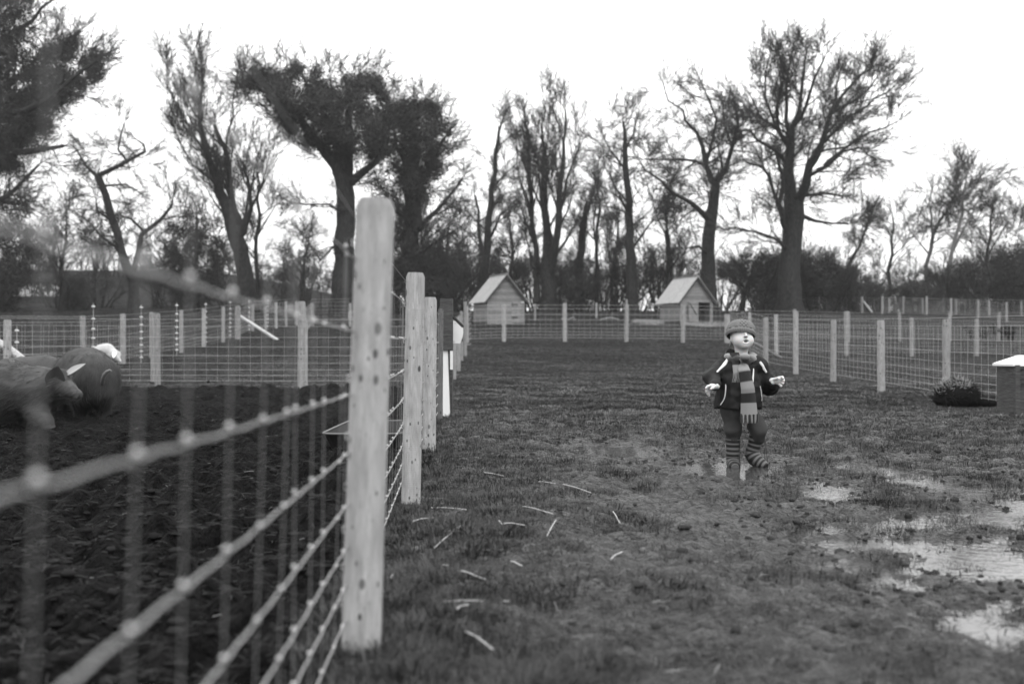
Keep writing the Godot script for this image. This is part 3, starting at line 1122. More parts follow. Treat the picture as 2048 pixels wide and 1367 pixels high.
	tree("oak_tree", "twisting bare oak whose trunk forks high above the open shed", 52.0, [[[1420, 612, 38], [1420, 540, 32], [1418, 470, 30], [1424, 420, 26], [1430, 372, 22], [1432, 360, 20]], [[1430, 372, 16], [1414, 330, 13, 0.4], [1404, 290, 11, 0.6], [1396, 262, 9, 0.8], [1372, 238, 7, 1], [1366, 222, 5, 1], [1336, 200, 4, 1], [1328, 168, 2.5, 1]], [[1432, 362, 15], [1450, 336, 12, -0.6], [1464, 290, 10, -0.8], [1476, 244, 8, -1], [1470, 206, 5, -1], [1450, 200, 3, -1]], [[1418, 440, 15], [1404, 424, 13, -0.8], [1384, 408, 10, -1], [1348, 388, 8, -1.4], [1322, 362, 6, -1.6], [1294, 340, 4, -1.8], [1278, 322, 3, -1.8]], [[1410, 330, 8], [1370, 318, 6, 1.2], [1330, 316, 5, 1.6], [1290, 318, 3, 2]], [[1414, 322, 8, 0.4], [1428, 280, 7, 0.2], [1432, 236, 6], [1412, 190, 4, -0.4], [1396, 152, 2.5, -0.6]], [[1418, 510, 8], [1396, 492, 6, -1], [1380, 494, 4, -1.4]], [[1464, 290, 6, -0.8], [1452, 250, 5], [1446, 206, 3.5]]],
		bare_opt.merged({"wob": 0.4, "up": 0.02, "reach": 2.0, "kids": 1.3, "from": 0.75, "ang": 0.62}, true))
	tree("beech_tree", "largest bare tree, a stout trunk under a great rounded crown of twigs", 52.0, [[[1580, 612, 58], [1580, 540, 50], [1582, 490, 46], [1588, 430, 48], [1590, 400, 46]], [[1584, 410, 30], [1580, 340, 25, 0.6], [1582, 290, 20, 0.8], [1590, 250, 14, 1], [1604, 200, 9, 1.2], [1606, 150, 6, 1.2], [1612, 100, 3.5, 1.2]], [[1594, 410, 26], [1614, 370, 22, -0.8], [1622, 330, 18, -1], [1640, 290, 14, -1.2], [1660, 230, 10, -1.6], [1684, 190, 7, -1.8], [1720, 150, 5, -2], [1748, 132, 3, -2]], [[1582, 300, 12, 0.8], [1560, 260, 10, 1.4], [1556, 220, 8, 1.8], [1566, 160, 6, 2], [1560, 110, 3.5, 2]], [[1586, 290, 12], [1576, 240, 10], [1574, 180, 7], [1582, 130, 5], [1590, 90, 3]], [[1620, 350, 10, -1], [1656, 330, 8, -1.6], [1690, 302, 6, -2.2], [1720, 296, 4, -2.6], [1740, 310, 2.5, -3]], [[1634, 300, 10, 0.8], [1654, 250, 8, 1.4], [1672, 200, 6, 2], [1680, 150, 4, 2.2]], [[1576, 470, 12], [1562, 420, 11, -0.8], [1552, 390, 9, -1], [1540, 350, 7, -1.2], [1520, 330, 5, -1.6], [1490, 322, 3, -2]], [[1574, 330, 12, 0.6], [1546, 296, 9, -0.6], [1516, 280, 7, -1], [1502, 260, 5, -1.4], [1480, 262, 3, -1.6]], [[1590, 250, 9, 1], [1616, 210, 8, -0.6], [1630, 160, 6, -1], [1650, 110, 4, -1.2]], [[1602, 430, 12], [1630, 440, 8, 0.8], [1660, 446, 5, 1.2], [1700, 450, 3, 1.6]], [[1556, 260, 8, 1.4], [1530, 200, 6, 0.6], [1532, 150, 4, 0.4], [1540, 110, 3]], [[1574, 500, 10], [1552, 480, 7, -1.2], [1520, 466, 5, -1.8], [1480, 456, 3, -2.2]], [[1604, 390, 9, -0.6], [1650, 384, 7, 0.6], [1690, 390, 4, 1]], [[1560, 400, 11, -0.8], [1568, 350, 9, 0.4], [1550, 300, 6, 1]], [[1636, 296, 10, -1], [1696, 236, 7, -0.4], [1752, 196, 5, 0.2], [1790, 172, 3, 0.6]], [[1650, 330, 8, -1.6], [1716, 276, 6, -1], [1770, 256, 4, -0.6], [1800, 240, 2.5, -0.4]], [[1562, 262, 7, 1.4], [1524, 232, 5, 1], [1502, 190, 3, 0.6]], [[1664, 226, 7, -1.6], [1716, 200, 5, -2.4], [1760, 150, 3, -2.8]]],
		bare_opt.merged({"wob": 0.27, "up": 0.07, "reach": 2.5, "kids": 1.3, "from": 0.8, "ang": 0.5, "tips": 3}, true))
	# slim trees at the open end
	tree("birch_tree", "graceful birch with pale leaning stems and drooping twigs", 60.0, [[[1842, 612, 12], [1850, 560, 10], [1860, 500, 9], [1880, 440, 7], [1910, 400, 5], [1930, 360, 3]], [[1862, 490, 6], [1864, 430, 5, 0.8], [1862, 380, 3, 1]], [[1900, 415, 4], [1920, 350, 3, -0.8], [1916, 322, 2, -1]]],
		bare_opt.merged({"wob": 0.16, "up": 0.02, "reach": 2.3, "kids": 1.3, "from": 0.45, "spray": 0.9}, true), [], mats.bark_pale)
	tree("birch_tree", "second birch with a white lower stem and a one-sided crown", 58.0, [[[1886, 612, 12], [1894, 560, 11], [1904, 510, 9], [1920, 450, 8], [1926, 400, 6], [1934, 340, 3]], [[1906, 505, 6], [1936, 450, 5, -0.8], [1960, 400, 3, -1]], [[1926, 400, 4], [1960, 356, 3, 0.6], [1980, 340, 2, 1]]],
		bare_opt.merged({"wob": 0.16, "up": 0.0, "reach": 2.3, "kids": 1.3, "from": 0.45, "spray": 0.9}, true), [], mats.bark_pale)
	tree("sapling_tree", "leaning bare sapling over the hedge beyond the great tree", 58.0, [[[1676, 606, 9], [1696, 540, 8], [1726, 470, 6], [1744, 420, 4]], [[1700, 530, 4], [1720, 500, 3], [1740, 430, 2]]],
		bare_opt.merged({"reach": 1.5, "kids": 1.2, "from": 0.3, "up": 0.1}, true))
	tree("sapling_tree", "upright bare sapling between the leaning one and the birches", 60.0, [[[1776, 606, 9], [1780, 540, 8], [1786, 480, 6], [1788, 430, 3]]],
		bare_opt.merged({"reach": 1.7, "kids": 1.4, "from": 0.3, "up": 0.08}, true))
	tree("sapling_tree", "bare sapling with spreading twigs past the second birch", 58.0, [[[1964, 606, 10], [1972, 540, 8], [1980, 470, 6], [1986, 410, 3]], [[1974, 520, 4], [2000, 470, 3], [2020, 440, 2]]],
		bare_opt.merged({"reach": 2.0, "kids": 1.3, "from": 0.3, "up": 0.08}, true))
	var slim := [[905, 606, 440, 62, "slim bare tree in front of dark wood behind the columnar ivy tree"], [1192, 606, 330, 60, "slim wavy tree leaning over the broken ivy trunk"], [1330, 606, 330, 57, "thin tree leaning behind the roof of the open shed"], [1484, 606, 530, 56, "small bushy tree between the twisting oak and the great tree"], [1026, 606, 430, 62, "thin tree behind the closed shed's gable"], [1224, 606, 420, 64, "thin twiggy tree close behind the straight alder"], [120, 606, 420, 56, "small bare tree under the overhanging ivy boughs"], [600, 606, 470, 58, "low spreading thorn tree beside the wedge-crowned ivy tree"]]
	for s in slim:
		var h: float = s[1] - s[2]
		var lean := rnd(-16, 22)
		tree("slim_tree", s[4], s[3], [[[s[0], s[1], 10], [s[0] + lean * 0.3, s[1] - h * 0.35, 9], [s[0] + lean * 0.5 + rnd(-6, 6), s[1] - h * 0.65, 6], [s[0] + lean, s[2], 3]], [[s[0] + lean * 0.3, s[1] - h * 0.4, 5], [s[0] - lean, s[1] - h * 0.7, 3, rnd(-1, 1)]]],
			bare_opt.merged({"wob": 0.3, "reach": 1.9, "kids": 1.5, "from": 0.2, "up": 0.07, "ivy": 0.35, "ivy_n": 1.6, "ivy_to": 0.3, "tint": 0.034}, true))
	make_thicket()

func make_shrub(kind: int) -> Plant:
	# a many-stemmed leafless bush about three and a half metres high at the origin
	var pl := Plant.new()
	var opt := {"wob": 0.3, "up": 0.08, "ang": 0.55, "kids": 1.2, "reach": 1.1, "depth": 2, "tips": 1, "spray": 0.6}
	for k in 9:
		var a := rnd(0, TAU)
		var p := Vector3(cos(a), 0, sin(a)) * rnd(0.1, 0.7)
		p.y = -0.1
		var w := Vector3(cos(a) * 0.5, 1.0, sin(a) * 0.5).normalized()
		var pts := [p]
		var rad := [0.05]
		var l := rnd(1.8, 3.4)
		for i in 6:
			w = (w + rvec() * 0.25 + Vector3(0, 0.05, 0)).normalized()
			p += w * l / 6.0
			pts.append(p)
			rad.append(0.045 - 0.006 * i)
		pl.wood.tube(pts, rad, 4, false)
		twig_out(pl, pts, rad, l, 0, opt, 0.1)
	if kind > 0:
		for i in (34 if kind == 1 else 330):
			add_leaf(pl, Vector3(rnd(-1.3, 1.3), rnd(0.1, 1.0 + 1.2 * kind) * (1.0 - 0.2 * rnd(0, 1)), rnd(-1.0, 1.0)) * (1.0 if kind == 1 else 0.95), 0.62 * rnd(0.6, 1.1))
	return pl

func make_thicket() -> void:
	var labels := ["leafless tangled thicket shrub", "leafless shrub with ivy round its foot", "dense dark evergreen hedge bush"]
	var marks := [[-60, "under the overhanging ivy boughs"], [268, "behind the crooked oak"], [392, "near the rounded holly"], [490, "behind the forked ivy-stemmed tree"], [600, "near the low thorn tree"], [690, "behind the wedge-crowned ivy tree"], [826, "beside the columnar ivy tree"], [962, "behind the closed shed"], [1096, "beside the many-stemmed ash"], [1160, "beside the broken ivy trunk"], [1264, "beside the straight alder"], [1360, "behind the open shed"], [1420, "beside the twisting oak"], [1580, "at the foot of the largest bare tree"], [1690, "under the leaning sapling"], [1780, "beside the upright sapling"], [1842, "under the graceful birch"], [1890, "under the second birch"], [1964, "under the spreading sapling"], [2080, "past the spreading sapling"]]
	var protos := []
	for kind in 3:
		var pl := make_shrub(kind)
		var o := thing(["thicket_shrub", "ivied_shrub", "evergreen_bush"][kind], labels[kind], "shrub", Vector3.ZERO, ["leafless thicket shrubs", "ivied shrubs", "evergreen hedge bushes"][kind])
		finish(pl, o, mats.bark, 0.036, "stems")
		protos.append([o, false])
	var spots := []
	var k := 0
	var px := 850.0
	while px < 1450.0:
		spots.append([px + rnd(-8, 8), 57.0 + rnd(0, 4), rnd(0.7, 1.3), [0, 1, 0][k % 3]])
		if k % 3 == 0:
			spots.append([px + rnd(0, 30), 66.0 + rnd(0, 6), rnd(0.9, 1.4), 0])
		px += rnd(34, 46)
		k += 1
	for q in [[1530, 56, 1.05, 2], [1562, 57, 1.2, 2], [1600, 58, 0.85, 2], [1640, 57, 1.05, 2], [1676, 58, 0.8, 2], [1712, 57, 0.7, 2], [1752, 58, 0.62, 2], [1800, 58, 0.6, 2], [1844, 57, 0.62, 2], [1880, 60, 0.75, 2], [1924, 58, 0.9, 2], [1966, 57, 0.98, 2], [2010, 58, 1.02, 2], [2052, 57, 1.15, 2], [2090, 58, 1.2, 2], [1660, 62, 1.1, 0], [1700, 63, 1.1, 0], [1740, 60, 1.0, 0], [1800, 62, 1.0, 1], [1850, 62, 1.0, 0], [1990, 60, 1.1, 0], [2030, 60, 1.2, 0], [-6, 54, 0.85, 2], [150, 58, 0.75, 2], [-20, 60, 1.1, 2], [112, 62, 1.0, 1], [200, 62, 1.0, 1], [300, 64, 1.0, 0], [345, 63, 1.1, 1], [455, 62, 0.9, 1], [545, 66, 0.9, 0], [590, 68, 1.0, 1], [635, 66, 1.1, 0], [660, 64, 0.8, 1], [750, 60, 1.2, 1], [772, 66, 1.3, 2], [860, 58, 1.1, 1], [880, 60, 1.3, 2], [905, 64, 1.2, 2], [1140, 66, 1.0, 2], [1190, 66, 0.8, 2], [1470, 62, 0.6, 0], [64, 66, 0.85, 1], [20, 80, 1.2, 0], [90, 84, 1.3, 1], [170, 82, 1.3, 0], [230, 86, 1.4, 0], [300, 82, 1.2, 1], [360, 85, 1.3, 0], [430, 82, 1.2, 0], [500, 84, 1.3, 0], [560, 82, 1.2, 1], [620, 80, 1.2, 0], [-90, 56, 1.1, 2], [-150, 60, 1.2, 1], [-210, 57, 1.3, 2], [-280, 61, 1.3, 0], [-350, 58, 1.3, 2], [-430, 60, 1.3, 1], [-510, 57, 1.3, 2], [2150, 58, 1.2, 2], [2220, 60, 1.3, 0], [2290, 58, 1.2, 2], [2370, 60, 1.2, 1]]:
		spots.append(q)
	for s in spots:
		var d: float = s[1]
		var x: float = (s[0] - CX) * d / F
		var pr: Array = protos[s[3]]
		var o: Node3D = pr[0]
		if pr[1]:
			o = pr[0].duplicate()
			o.name = numbered(["thicket_shrub", "ivied_shrub", "evergreen_bush"][s[3]])
			add_child(o)
		pr[1] = true
		var nearest: Array = marks[0]
		for q in marks:
			if absf(q[0] - s[0]) < absf(nearest[0] - s[0]):
				nearest = q
		o.set_meta("label", labels[s[3]] + (" on the bank " if d > 75.0 else " ") + nearest[1])
		o.position = Vector3(x, G(x, d) - 0.05, -d)
		o.rotation.y = rnd(0, TAU)
		var q: float = s[2]
		o.scale = Vector3(q, q * rnd(0.85, 1.15), q)


# ------------------------------------------------------------------ fences
var post_meshes := []
const RISE := [0.954, 0.785, 0.638, 0.504, 0.386, 0.287, 0.2, 0.117]   # line wires of the stock netting, metres above the ground
var stay_mesh: ArrayMesh
var knot_mesh: ArrayMesh
var knots_mesh: ArrayMesh

func make_post_meshes() -> void:
	for k in 5:
		var b := MB.new()
		var sides := 22
		var prof := [[-0.2, 1.0], [0.0, 1.01], [0.3, 1.0], [0.6, 0.985], [0.9, 0.985], [1.078, 0.98], [1.079, 0.98], [1.1, 0.78]]
		for i in prof.size():
			var y: float = prof[i][0]
			var r: float = prof[i][1]
			for j in sides + 1:
				var a := TAU * j / sides
				var rr := r * (1.0 + 0.025 * n_mid.get_noise_3d(cos(a) * 0.5 + k * 9.0, y * 0.8, sin(a) * 0.5))
				var slope := 0.0 if i < 6 else 0.9
				b.vert(Vector3(cos(a) * rr, y, sin(a) * rr), Vector3(cos(a), slope, sin(a)).normalized(), Vector2(float(j) / sides + k * 0.37, y + k * 0.29))
		for i in prof.size() - 1:
			for j in sides:
				var q := i * (sides + 1) + j
				var t := q + sides + 1
				b.ix.append_array(PackedInt32Array([q, q + 1, t, q + 1, t + 1, t]))
		var c := b.vert(Vector3(0, 1.102, 0), Vector3.UP, Vector2(0.1 * k, 0.3))
		var first := b.v.size()
		for j in sides + 1:
			var a := TAU * j / sides
			b.vert(Vector3(cos(a) * 0.78, 1.1, sin(a) * 0.78), Vector3.UP, Vector2(0.1 * k + 0.05 * cos(a), 0.3 + 0.05 * sin(a)))
		for j in sides:
			b.ix.append_array(PackedInt32Array([c, first + j, first + j + 1]))
		post_meshes.append(b.mesh())
	var s := MB.new()
	s.tube([Vector3(0, 0.10, 0), Vector3(0, 0.97, 0)], [0.0008, 0.0008], 5, false)
	stay_mesh = s.mesh()
	var kb := MB.new()
	kb.ball(Vector3.ZERO, Vector3(0.0042, 0.0048, 0.0042), 8, 5)
	knot_mesh = kb.mesh()
	var ks := MB.new()
	for h in RISE:
		ks.ball(Vector3(0, h, 0), Vector3(0.0042, 0.0048, 0.0042), 6, 4)
	knots_mesh = ks.mesh()

func add_post(o: Node3D, base: Vector3, h: float, r: float, lean := Vector2.ZERO, k := -1, m: Material = null) -> MeshInstance3D:
	var p := MeshInstance3D.new()
	p.name = "post"
	p.mesh = post_meshes[rng.randi() % 5 if k < 0 else k]
	p.material_override = m if m else (mats.post if k >= 0 else mats.posts[1 + rng.randi() % 3])
	o.add_child(p, true)
	var y := Vector3(lean.x, 1.0, lean.y).normalized()
	var x := Vector3.RIGHT - y * y.x
	x = x.normalized()
	var bs := Basis(x, y, x.cross(y)) * Basis(Vector3.UP, rnd(0, TAU) if k < 0 else 0.6 * k)
	p.transform = Transform3D(bs * Basis.from_scale(Vector3(r, h / 1.1, r)), base - o.position)
	return p

func wire_run(o: Node3D, called: String, pts: Array, r: float) -> void:
	var b := MB.new()
	var rad := []
	for q in pts:
		rad.append(r)
	b.tube(pts, rad, 5, false)
	part(called, b, mats.wire, o)

func near_bay(o: Node3D, a: Vector3, b: Vector3, lean: float, gap: float, top: bool) -> void:
	# one bay of netting, every wire a piece of its own
	var run := b - a
	var len := Vector2(run.x, run.z).length()
	for h in RISE:
		var pts := []
		var n := int(len / 0.04)
		for i in n + 1:
			var t := float(i) / n
			var q := a.lerp(b, t)
			q.y += h + 0.0012 * sin(i * 1.9 + h * 40.0) - 0.006 * sin(t * PI)
			q.x += lean * h
			pts.append(q)
		wire_run(o, "line_wire", pts, 0.00165)
	if top:
		wire_run(o, "top_wire", [a + Vector3(lean * 1.05, 1.054, 0), b + Vector3(lean * 1.05, 1.054, 0)], 0.0012)
	var n := int(len / gap)
	for i in n:
		var t := (i + 0.5) / n
		var s := MeshInstance3D.new()
		s.name = "stay_wire"
		s.mesh = stay_mesh
		s.material_override = mats.stay
		o.add_child(s, true)
		var y := Vector3(lean + rnd(-0.012, 0.012), 1.0, rnd(-0.02, 0.02))
		s.transform = Transform3D(Basis(Vector3.RIGHT, y, Vector3.BACK), a.lerp(b, t) - o.position)
		# the knots where the stay wraps each line wire: single near the camera, together further off
		if -a.z < 5.0:
			for h in RISE:
				var kn := MeshInstance3D.new()
				kn.name = "knot"
				kn.mesh = knot_mesh
				kn.material_override = mats.wire
				s.add_child(kn, true)
				kn.position = Vector3(0, h, 0)
		else:
			var kn := MeshInstance3D.new()
			kn.name = "knots"
			kn.mesh = knots_mesh
			kn.material_override = mats.wire
			kn.set_meta("kind", "stuff")
			s.add_child(kn, true)

func far_netting(o: Node3D, feet: Array, tall: float, gap: float, r: float, offset: Vector3, top := true) -> void:
	# netting too fine to pick apart: each line wire runs the whole fence, the upright stays are one piece
	var f := tall / 1.0
	var hs := []
	for h in RISE:
		hs.append(h * f)
	if top:
		hs.append(1.06 * f)
	for h in hs:
		var pts := []
		for q in feet:
			pts.append(q + offset + Vector3(0, h, 0))
		wire_run(o, "line_wire", pts, r)
	var b := MB.new()
	for i in feet.size() - 1:
		var a: Vector3 = feet[i] + offset
		var e: Vector3 = feet[i + 1] + offset
		var n := int(a.distance_to(e) / gap)
		for k in n:
			var q := a.lerp(e, (k + 0.5) / n)
			b.tube([q + Vector3(0, 0.1 * f, 0), q + Vector3(rnd(-0.01, 0.01), 0.955 * f, 0)], [r * 0.8, r * 0.8], 3, false)
	var p := part("stay_wires", b, mats.wire, o)
	p.set_meta("kind", "stuff")

func foot(px: float, py: float) -> Vector3:
	return ground_hit(px, py)

func pixel_fence(called: String, label: String, posts: Array, opt: Dictionary) -> Node3D:
	# posts: [px, base py, top py, width px]; the foot is where that pixel's ray meets the ground
	var feet := []
	for p in posts:
		var q := Vector3.ZERO
		if p.size() > 4:
			var x: float = (p[0] - CX) * p[4] / F
			q = Vector3(x, G(x, p[4]), -p[4])
		else:
			q = foot(p[0], p[1])
		feet.append(q)
	var o := thing(called, label, "fence", feet[0])
	for i in posts.size():
		var p = posts[i]
		var q: Vector3 = feet[i]
		var h: float = (p[1] - p[2]) * -q.z / F
		if p.size() > 4:
			h = EYE + (HY - p[2]) * p[4] / F - q.y
		add_post(o, q, h, p[3] * -q.z / F * 0.5, Vector2(rnd(-0.012, 0.012), rnd(-0.01, 0.01)))
	if opt.get("net", true):
		far_netting(o, feet, opt.get("tall", 1.0), opt.get("gap", 0.16), opt.get("r", 0.0022), opt.get("offset", Vector3(0, 0, 0.05)), opt.get("top", true))
	return o

func make_fences() -> void:
	make_post_meshes()
	# the stock fence that runs past the camera
	var ds := [2.33, 4.66, 6.84, 9.55]
	var o := thing("stock_fence", "stock netting fence on thick pale round posts running between pig pen and field", "fence", Vector3(-0.36, 0, -2.33))
	var leans := [Vector2(0.032, 0), Vector2(0.02, 0), Vector2(0.008, 0), Vector2(0.006, 0)]
	var pxs := [722.0, 821.5, 858.0, 880.0]
	var rads := [0.0462, 0.0445, 0.046, 0.026]
	var tops := [397.0, 545.0, 594.0, 617.0]
	var feet := []
	for i in 4:
		var d: float = ds[i]
		var x: float = (pxs[i] - CX) * d / F
		var q := Vector3(x, GR(x, d) - 0.005, -d)
		feet.append(q)
		var m: Material = null
		if i == 3:
			m = mats.post_grey
		add_post(o, q, EYE + (HY - tops[i]) * d / F - q.y, rads[i], leans[i], i, m)
	var a0 := Vector3(-0.263 + 0.05 * 0.5, 0.055, 0.5)
	var a1 := Vector3(-0.389, 0.0, -2.33)
	var side := Vector3(-0.044, 0, 0)
	near_bay(o, a1, a0, 0.02, 0.162, true)
	var nodes := [a1, feet[1] + side, feet[2] + side, feet[3] + side * 0.5]
	for i in 3:
		var p: Vector3 = nodes[i]
		var q: Vector3 = nodes[i + 1]
		p.y = 0.0
		q.y = 0.0
		near_bay(o, q, p, 0.02 if i == 0 else 0.012, 0.155, true)
	# a loose crossed twist of wire at the bottom of the first bay
	var tw := MB.new()
	var c := Vector3(-0.263 - 0.05 * 1.5, 0.1, -1.62)
	tw.tube([c + Vector3(-0.01, 0.03, 0.0), c + Vector3(0.0, 0.0, 0.0), c + Vector3(0.012, -0.035, 0.01)], [0.0014, 0.0014, 0.0012], 5)
	part("wire_tail", tw, mats.wire, o)
	# staples where the wires meet the first two posts
	for i in 2:
		var f: Vector3 = feet[i]
		for h in RISE:
			var sb := MB.new()
			var q := f + Vector3(-rads[i] * 0.95 + leans[i].x * h, h, 0.008)
			sb.tube([q + Vector3(0.006, 0.008, 0.004), q + Vector3(-0.006, 0.007, 0.004), q + Vector3(-0.006, -0.007, 0.004), q + Vector3(0.006, -0.008, 0.004)], [0.0017, 0.0017, 0.0017, 0.0017], 5)
			part("staple", sb, mats.wire, o)
	# the same line beyond the gate, up to the far corner
	var run := pixel_fence("stock_fence", "continuation of the netting fence beyond the white sign up to the corner", [[886, 838, 622, 8], [908.5, 759, 634, 8], [917, 742, 632, 8], [923.5, 722, 622, 6], [930.5, 711, 603, 7]], {"tall": 0.98, "offset": Vector3(-0.05, 0, 0), "r": 0.0018})
	# hooked insulator arms on the corner post
	var cp := foot(930.5, 711)
	for k in 8:
		var b := MB.new()
		var q := Vector3(cp.x + 0.04, cp.y + 0.28 + k * 0.125, cp.z)
		b.tube([q, q + Vector3(0.06, -0.02, 0.02), q + Vector3(0.10, 0.02, 0.03)], [0.014, 0.012, 0.012], 6)
		part("insulator_arm", b, mats.post, run)
	gate_corner()
	# fence across the end of the field
	pixel_fence("cross_fence", "netting fence across the end of the field before the two sheds", [[934, 686, 612, 7], [1008, 683, 608, 8], [1130, 683, 606, 8], [1253, 684, 608, 8], [1366, 685, 610, 8], [1455, 686, 628, 11]], {"tall": 1.02, "r": 0.0028})
	# fence down the right-hand side of the field
	var rf := pixel_fence("side_fence", "netting fence on pale square-set posts along the field side beside the hay heap", [[1455, 686, 628, 11], [1532, 735, 635, 10], [1592, 748, 622, 10.5], [1667, 763, 640, 11.5], [1763, 780, 640, 15], [1893, 806, 638, 15], [2090, 838, 634, 17]], {"tall": 0.98, "r": 0.0021, "offset": Vector3(0.06, 0, 0)})
	var br := MB.new()
	var b0 := P(1498, 680, 23.4)
	var b1 := foot(1562, 716)
	br.tube([b0, b0.lerp(b1, 0.5), b1], [0.042, 0.042, 0.042], 10)
	part("brace", br, mats.post_grey, rf)
	pixel_fence("paddock_fence", "netting fence dividing the paddock behind the side fence", [[1553, 712, 628, 8], [1693, 711, 622, 8], [1824, 713, 635, 8], [1954, 712, 637, 8], [2086, 712, 637, 8]], {"tall": 0.95, "r": 0.0024})
	pixel_fence("paddock_fence", "second netting fence across the paddock where the dark sheep graze", [[1500, 686, 624, 6], [1590, 684, 618, 6.5], [1697, 684, 622, 6.5], [1800, 683, 623, 6], [1900, 683, 624, 6], [1998, 683, 624, 6.5], [2100, 683, 624, 6]], {"tall": 0.92, "r": 0.0028})
	var ff := pixel_fence("boundary_fence", "thin-posted boundary fence along the foot of the dark hedge", [[1438, 625, 594, 3.2], [1505, 624, 593, 3.2], [1573, 624, 592, 3.2], [1639, 624, 593, 3.4], [1709, 624, 594, 3.6], [1725, 625, 593, 4.5], [1779, 625, 596, 3], [1846, 627, 596, 3.2], [1913, 629, 598, 3.2], [1979, 630, 600, 3.2], [2044, 631, 602, 3.4], [2100, 632, 603, 3.4]], {"tall": 0.85, "r": 0.003, "gap": 0.25, "top": false})
	var fb := MB.new()
	var f0 := foot(1725, 625)
	var f1 := foot(1744, 626)
	fb.tube([f0 + Vector3(0.06, 0.62, 0.05), f1 + Vector3(0, 0.03, 0.1)], [0.05, 0.05], 8)
	part("brace", fb, mats.post, ff)
	pixel_fence("paddock_fence", "row of separate posts in front of the boundary fence", [[1765, 627, 592, 4], [1807, 627, 592, 4], [1854, 629, 592, 4.2], [1903, 632, 596, 4], [1957, 636, 600, 4.6], [2014, 644, 604, 4.4]], {"tall": 0.9, "r": 0.003, "gap": 0.25, "top": false})
	pixel_fence("paddock_fence", "few thin posts standing at the wood edge between the sheds", [[1070, 640, 607, 4], [1193, 636, 605, 4], [1253, 636, 598, 4]], {"net": false})
	# behind the pigs
	var pf := pixel_fence("pen_fence", "netting fence closing the far side of the pig pen", [[-130, 775, 640, 15, 14.9], [14, 775, 639, 15, 14.9], [315, 772, 626, 12, 14.9], [602, 770, 602, 15, 14.9], [893, 770, 632, 12, 14.9]], {"tall": 0.97, "r": 0.0019})
	add_post(pf, foot(307, 764), 1.12, 0.05)
	add_post(pf, foot(610, 772), 1.02, 0.04)
	var rb := MB.new()
	rb.tube([P(-20, 676, 15.3), P(12, 694, 15.2), P(50, 724, 14.8)], [0.06, 0.062, 0.064], 10)
	part("brace", rb, mats.post_light, pf)
	var lf := pixel_fence("field_fence", "netting fence receding from the pen corner to the braced corner post", [[-60, 716, 634, 12, 16.4], [165, 738, 631, 11, 18.6], [245, 728, 627, 11], [303, 716, 624, 9], [362, 705, 620, 8], [407, 694, 617, 8], [446, 684, 613, 7], [475, 678, 611, 11]], {"tall": 0.98, "r": 0.0022, "offset": Vector3(0, 0, 0.05)})
	var lb := MB.new()
	lb.tube([P(480, 632, 32.0), P(556, 681, 30.0)], [0.052, 0.052], 8)
	part("brace", lb, mats.post_light, lf)
	pixel_fence("field_fence", "small posts of the fence running on beyond the braced corner", [[475, 678, 611, 9], [505, 662, 608, 6], [531, 660, 612, 5], [552, 657, 604, 5.5], [572, 653, 602, 5.5], [592, 651, 602, 5.5], [607, 678, 612, 8], [625, 652, 606, 6], [700, 650, 606, 6]], {"tall": 0.95, "r": 0.0028})
	stakes()

func stakes() -> void:
	# slim electric-fence stakes with pale ring insulators
	for s in [[33, 660, 752, 17.5, 5], [186, 612, 724, 19.5, 7], [282, 614, 716, 21.5, 8], [353, 610, 706, 24.0, 8], [411, 608, 698, 27.0, 8], [460, 604, 684, 30.0, 8], [498, 602, 672, 33.0, 7], [535, 601, 668, 35.0, 7]]:
		var d: float = s[3]
		var x: float = (s[0] - CX) * d / F
		var g := G(x, d)
		var top: float = EYE + (HY - s[1]) * d / F
		var o := thing("electric_fence_stake", "thin metal stake threaded with pale ring insulators behind the pig pen", "fence stake", Vector3(x, g, -d), "electric fence stakes")
		var b := MB.new()
		b.tube([Vector3(x, g - 0.05, -d), Vector3(x, top + 0.06, -d)], [0.006, 0.006], 6)
		part("rod", b, mats.wire, o)
		var n: int = s[4]
		for k in n:
			var ib := MB.new()
			var y := lerpf(top, g + 0.12, pow(float(k) / (n - 1), 0.85))
			ib.tube([Vector3(x, y - 0.016, -d), Vector3(x, y, -d), Vector3(x, y + 0.018, -d)], [0.036, 0.038, 0.014], 10)
			part("insulator", ib, mats.white, o)

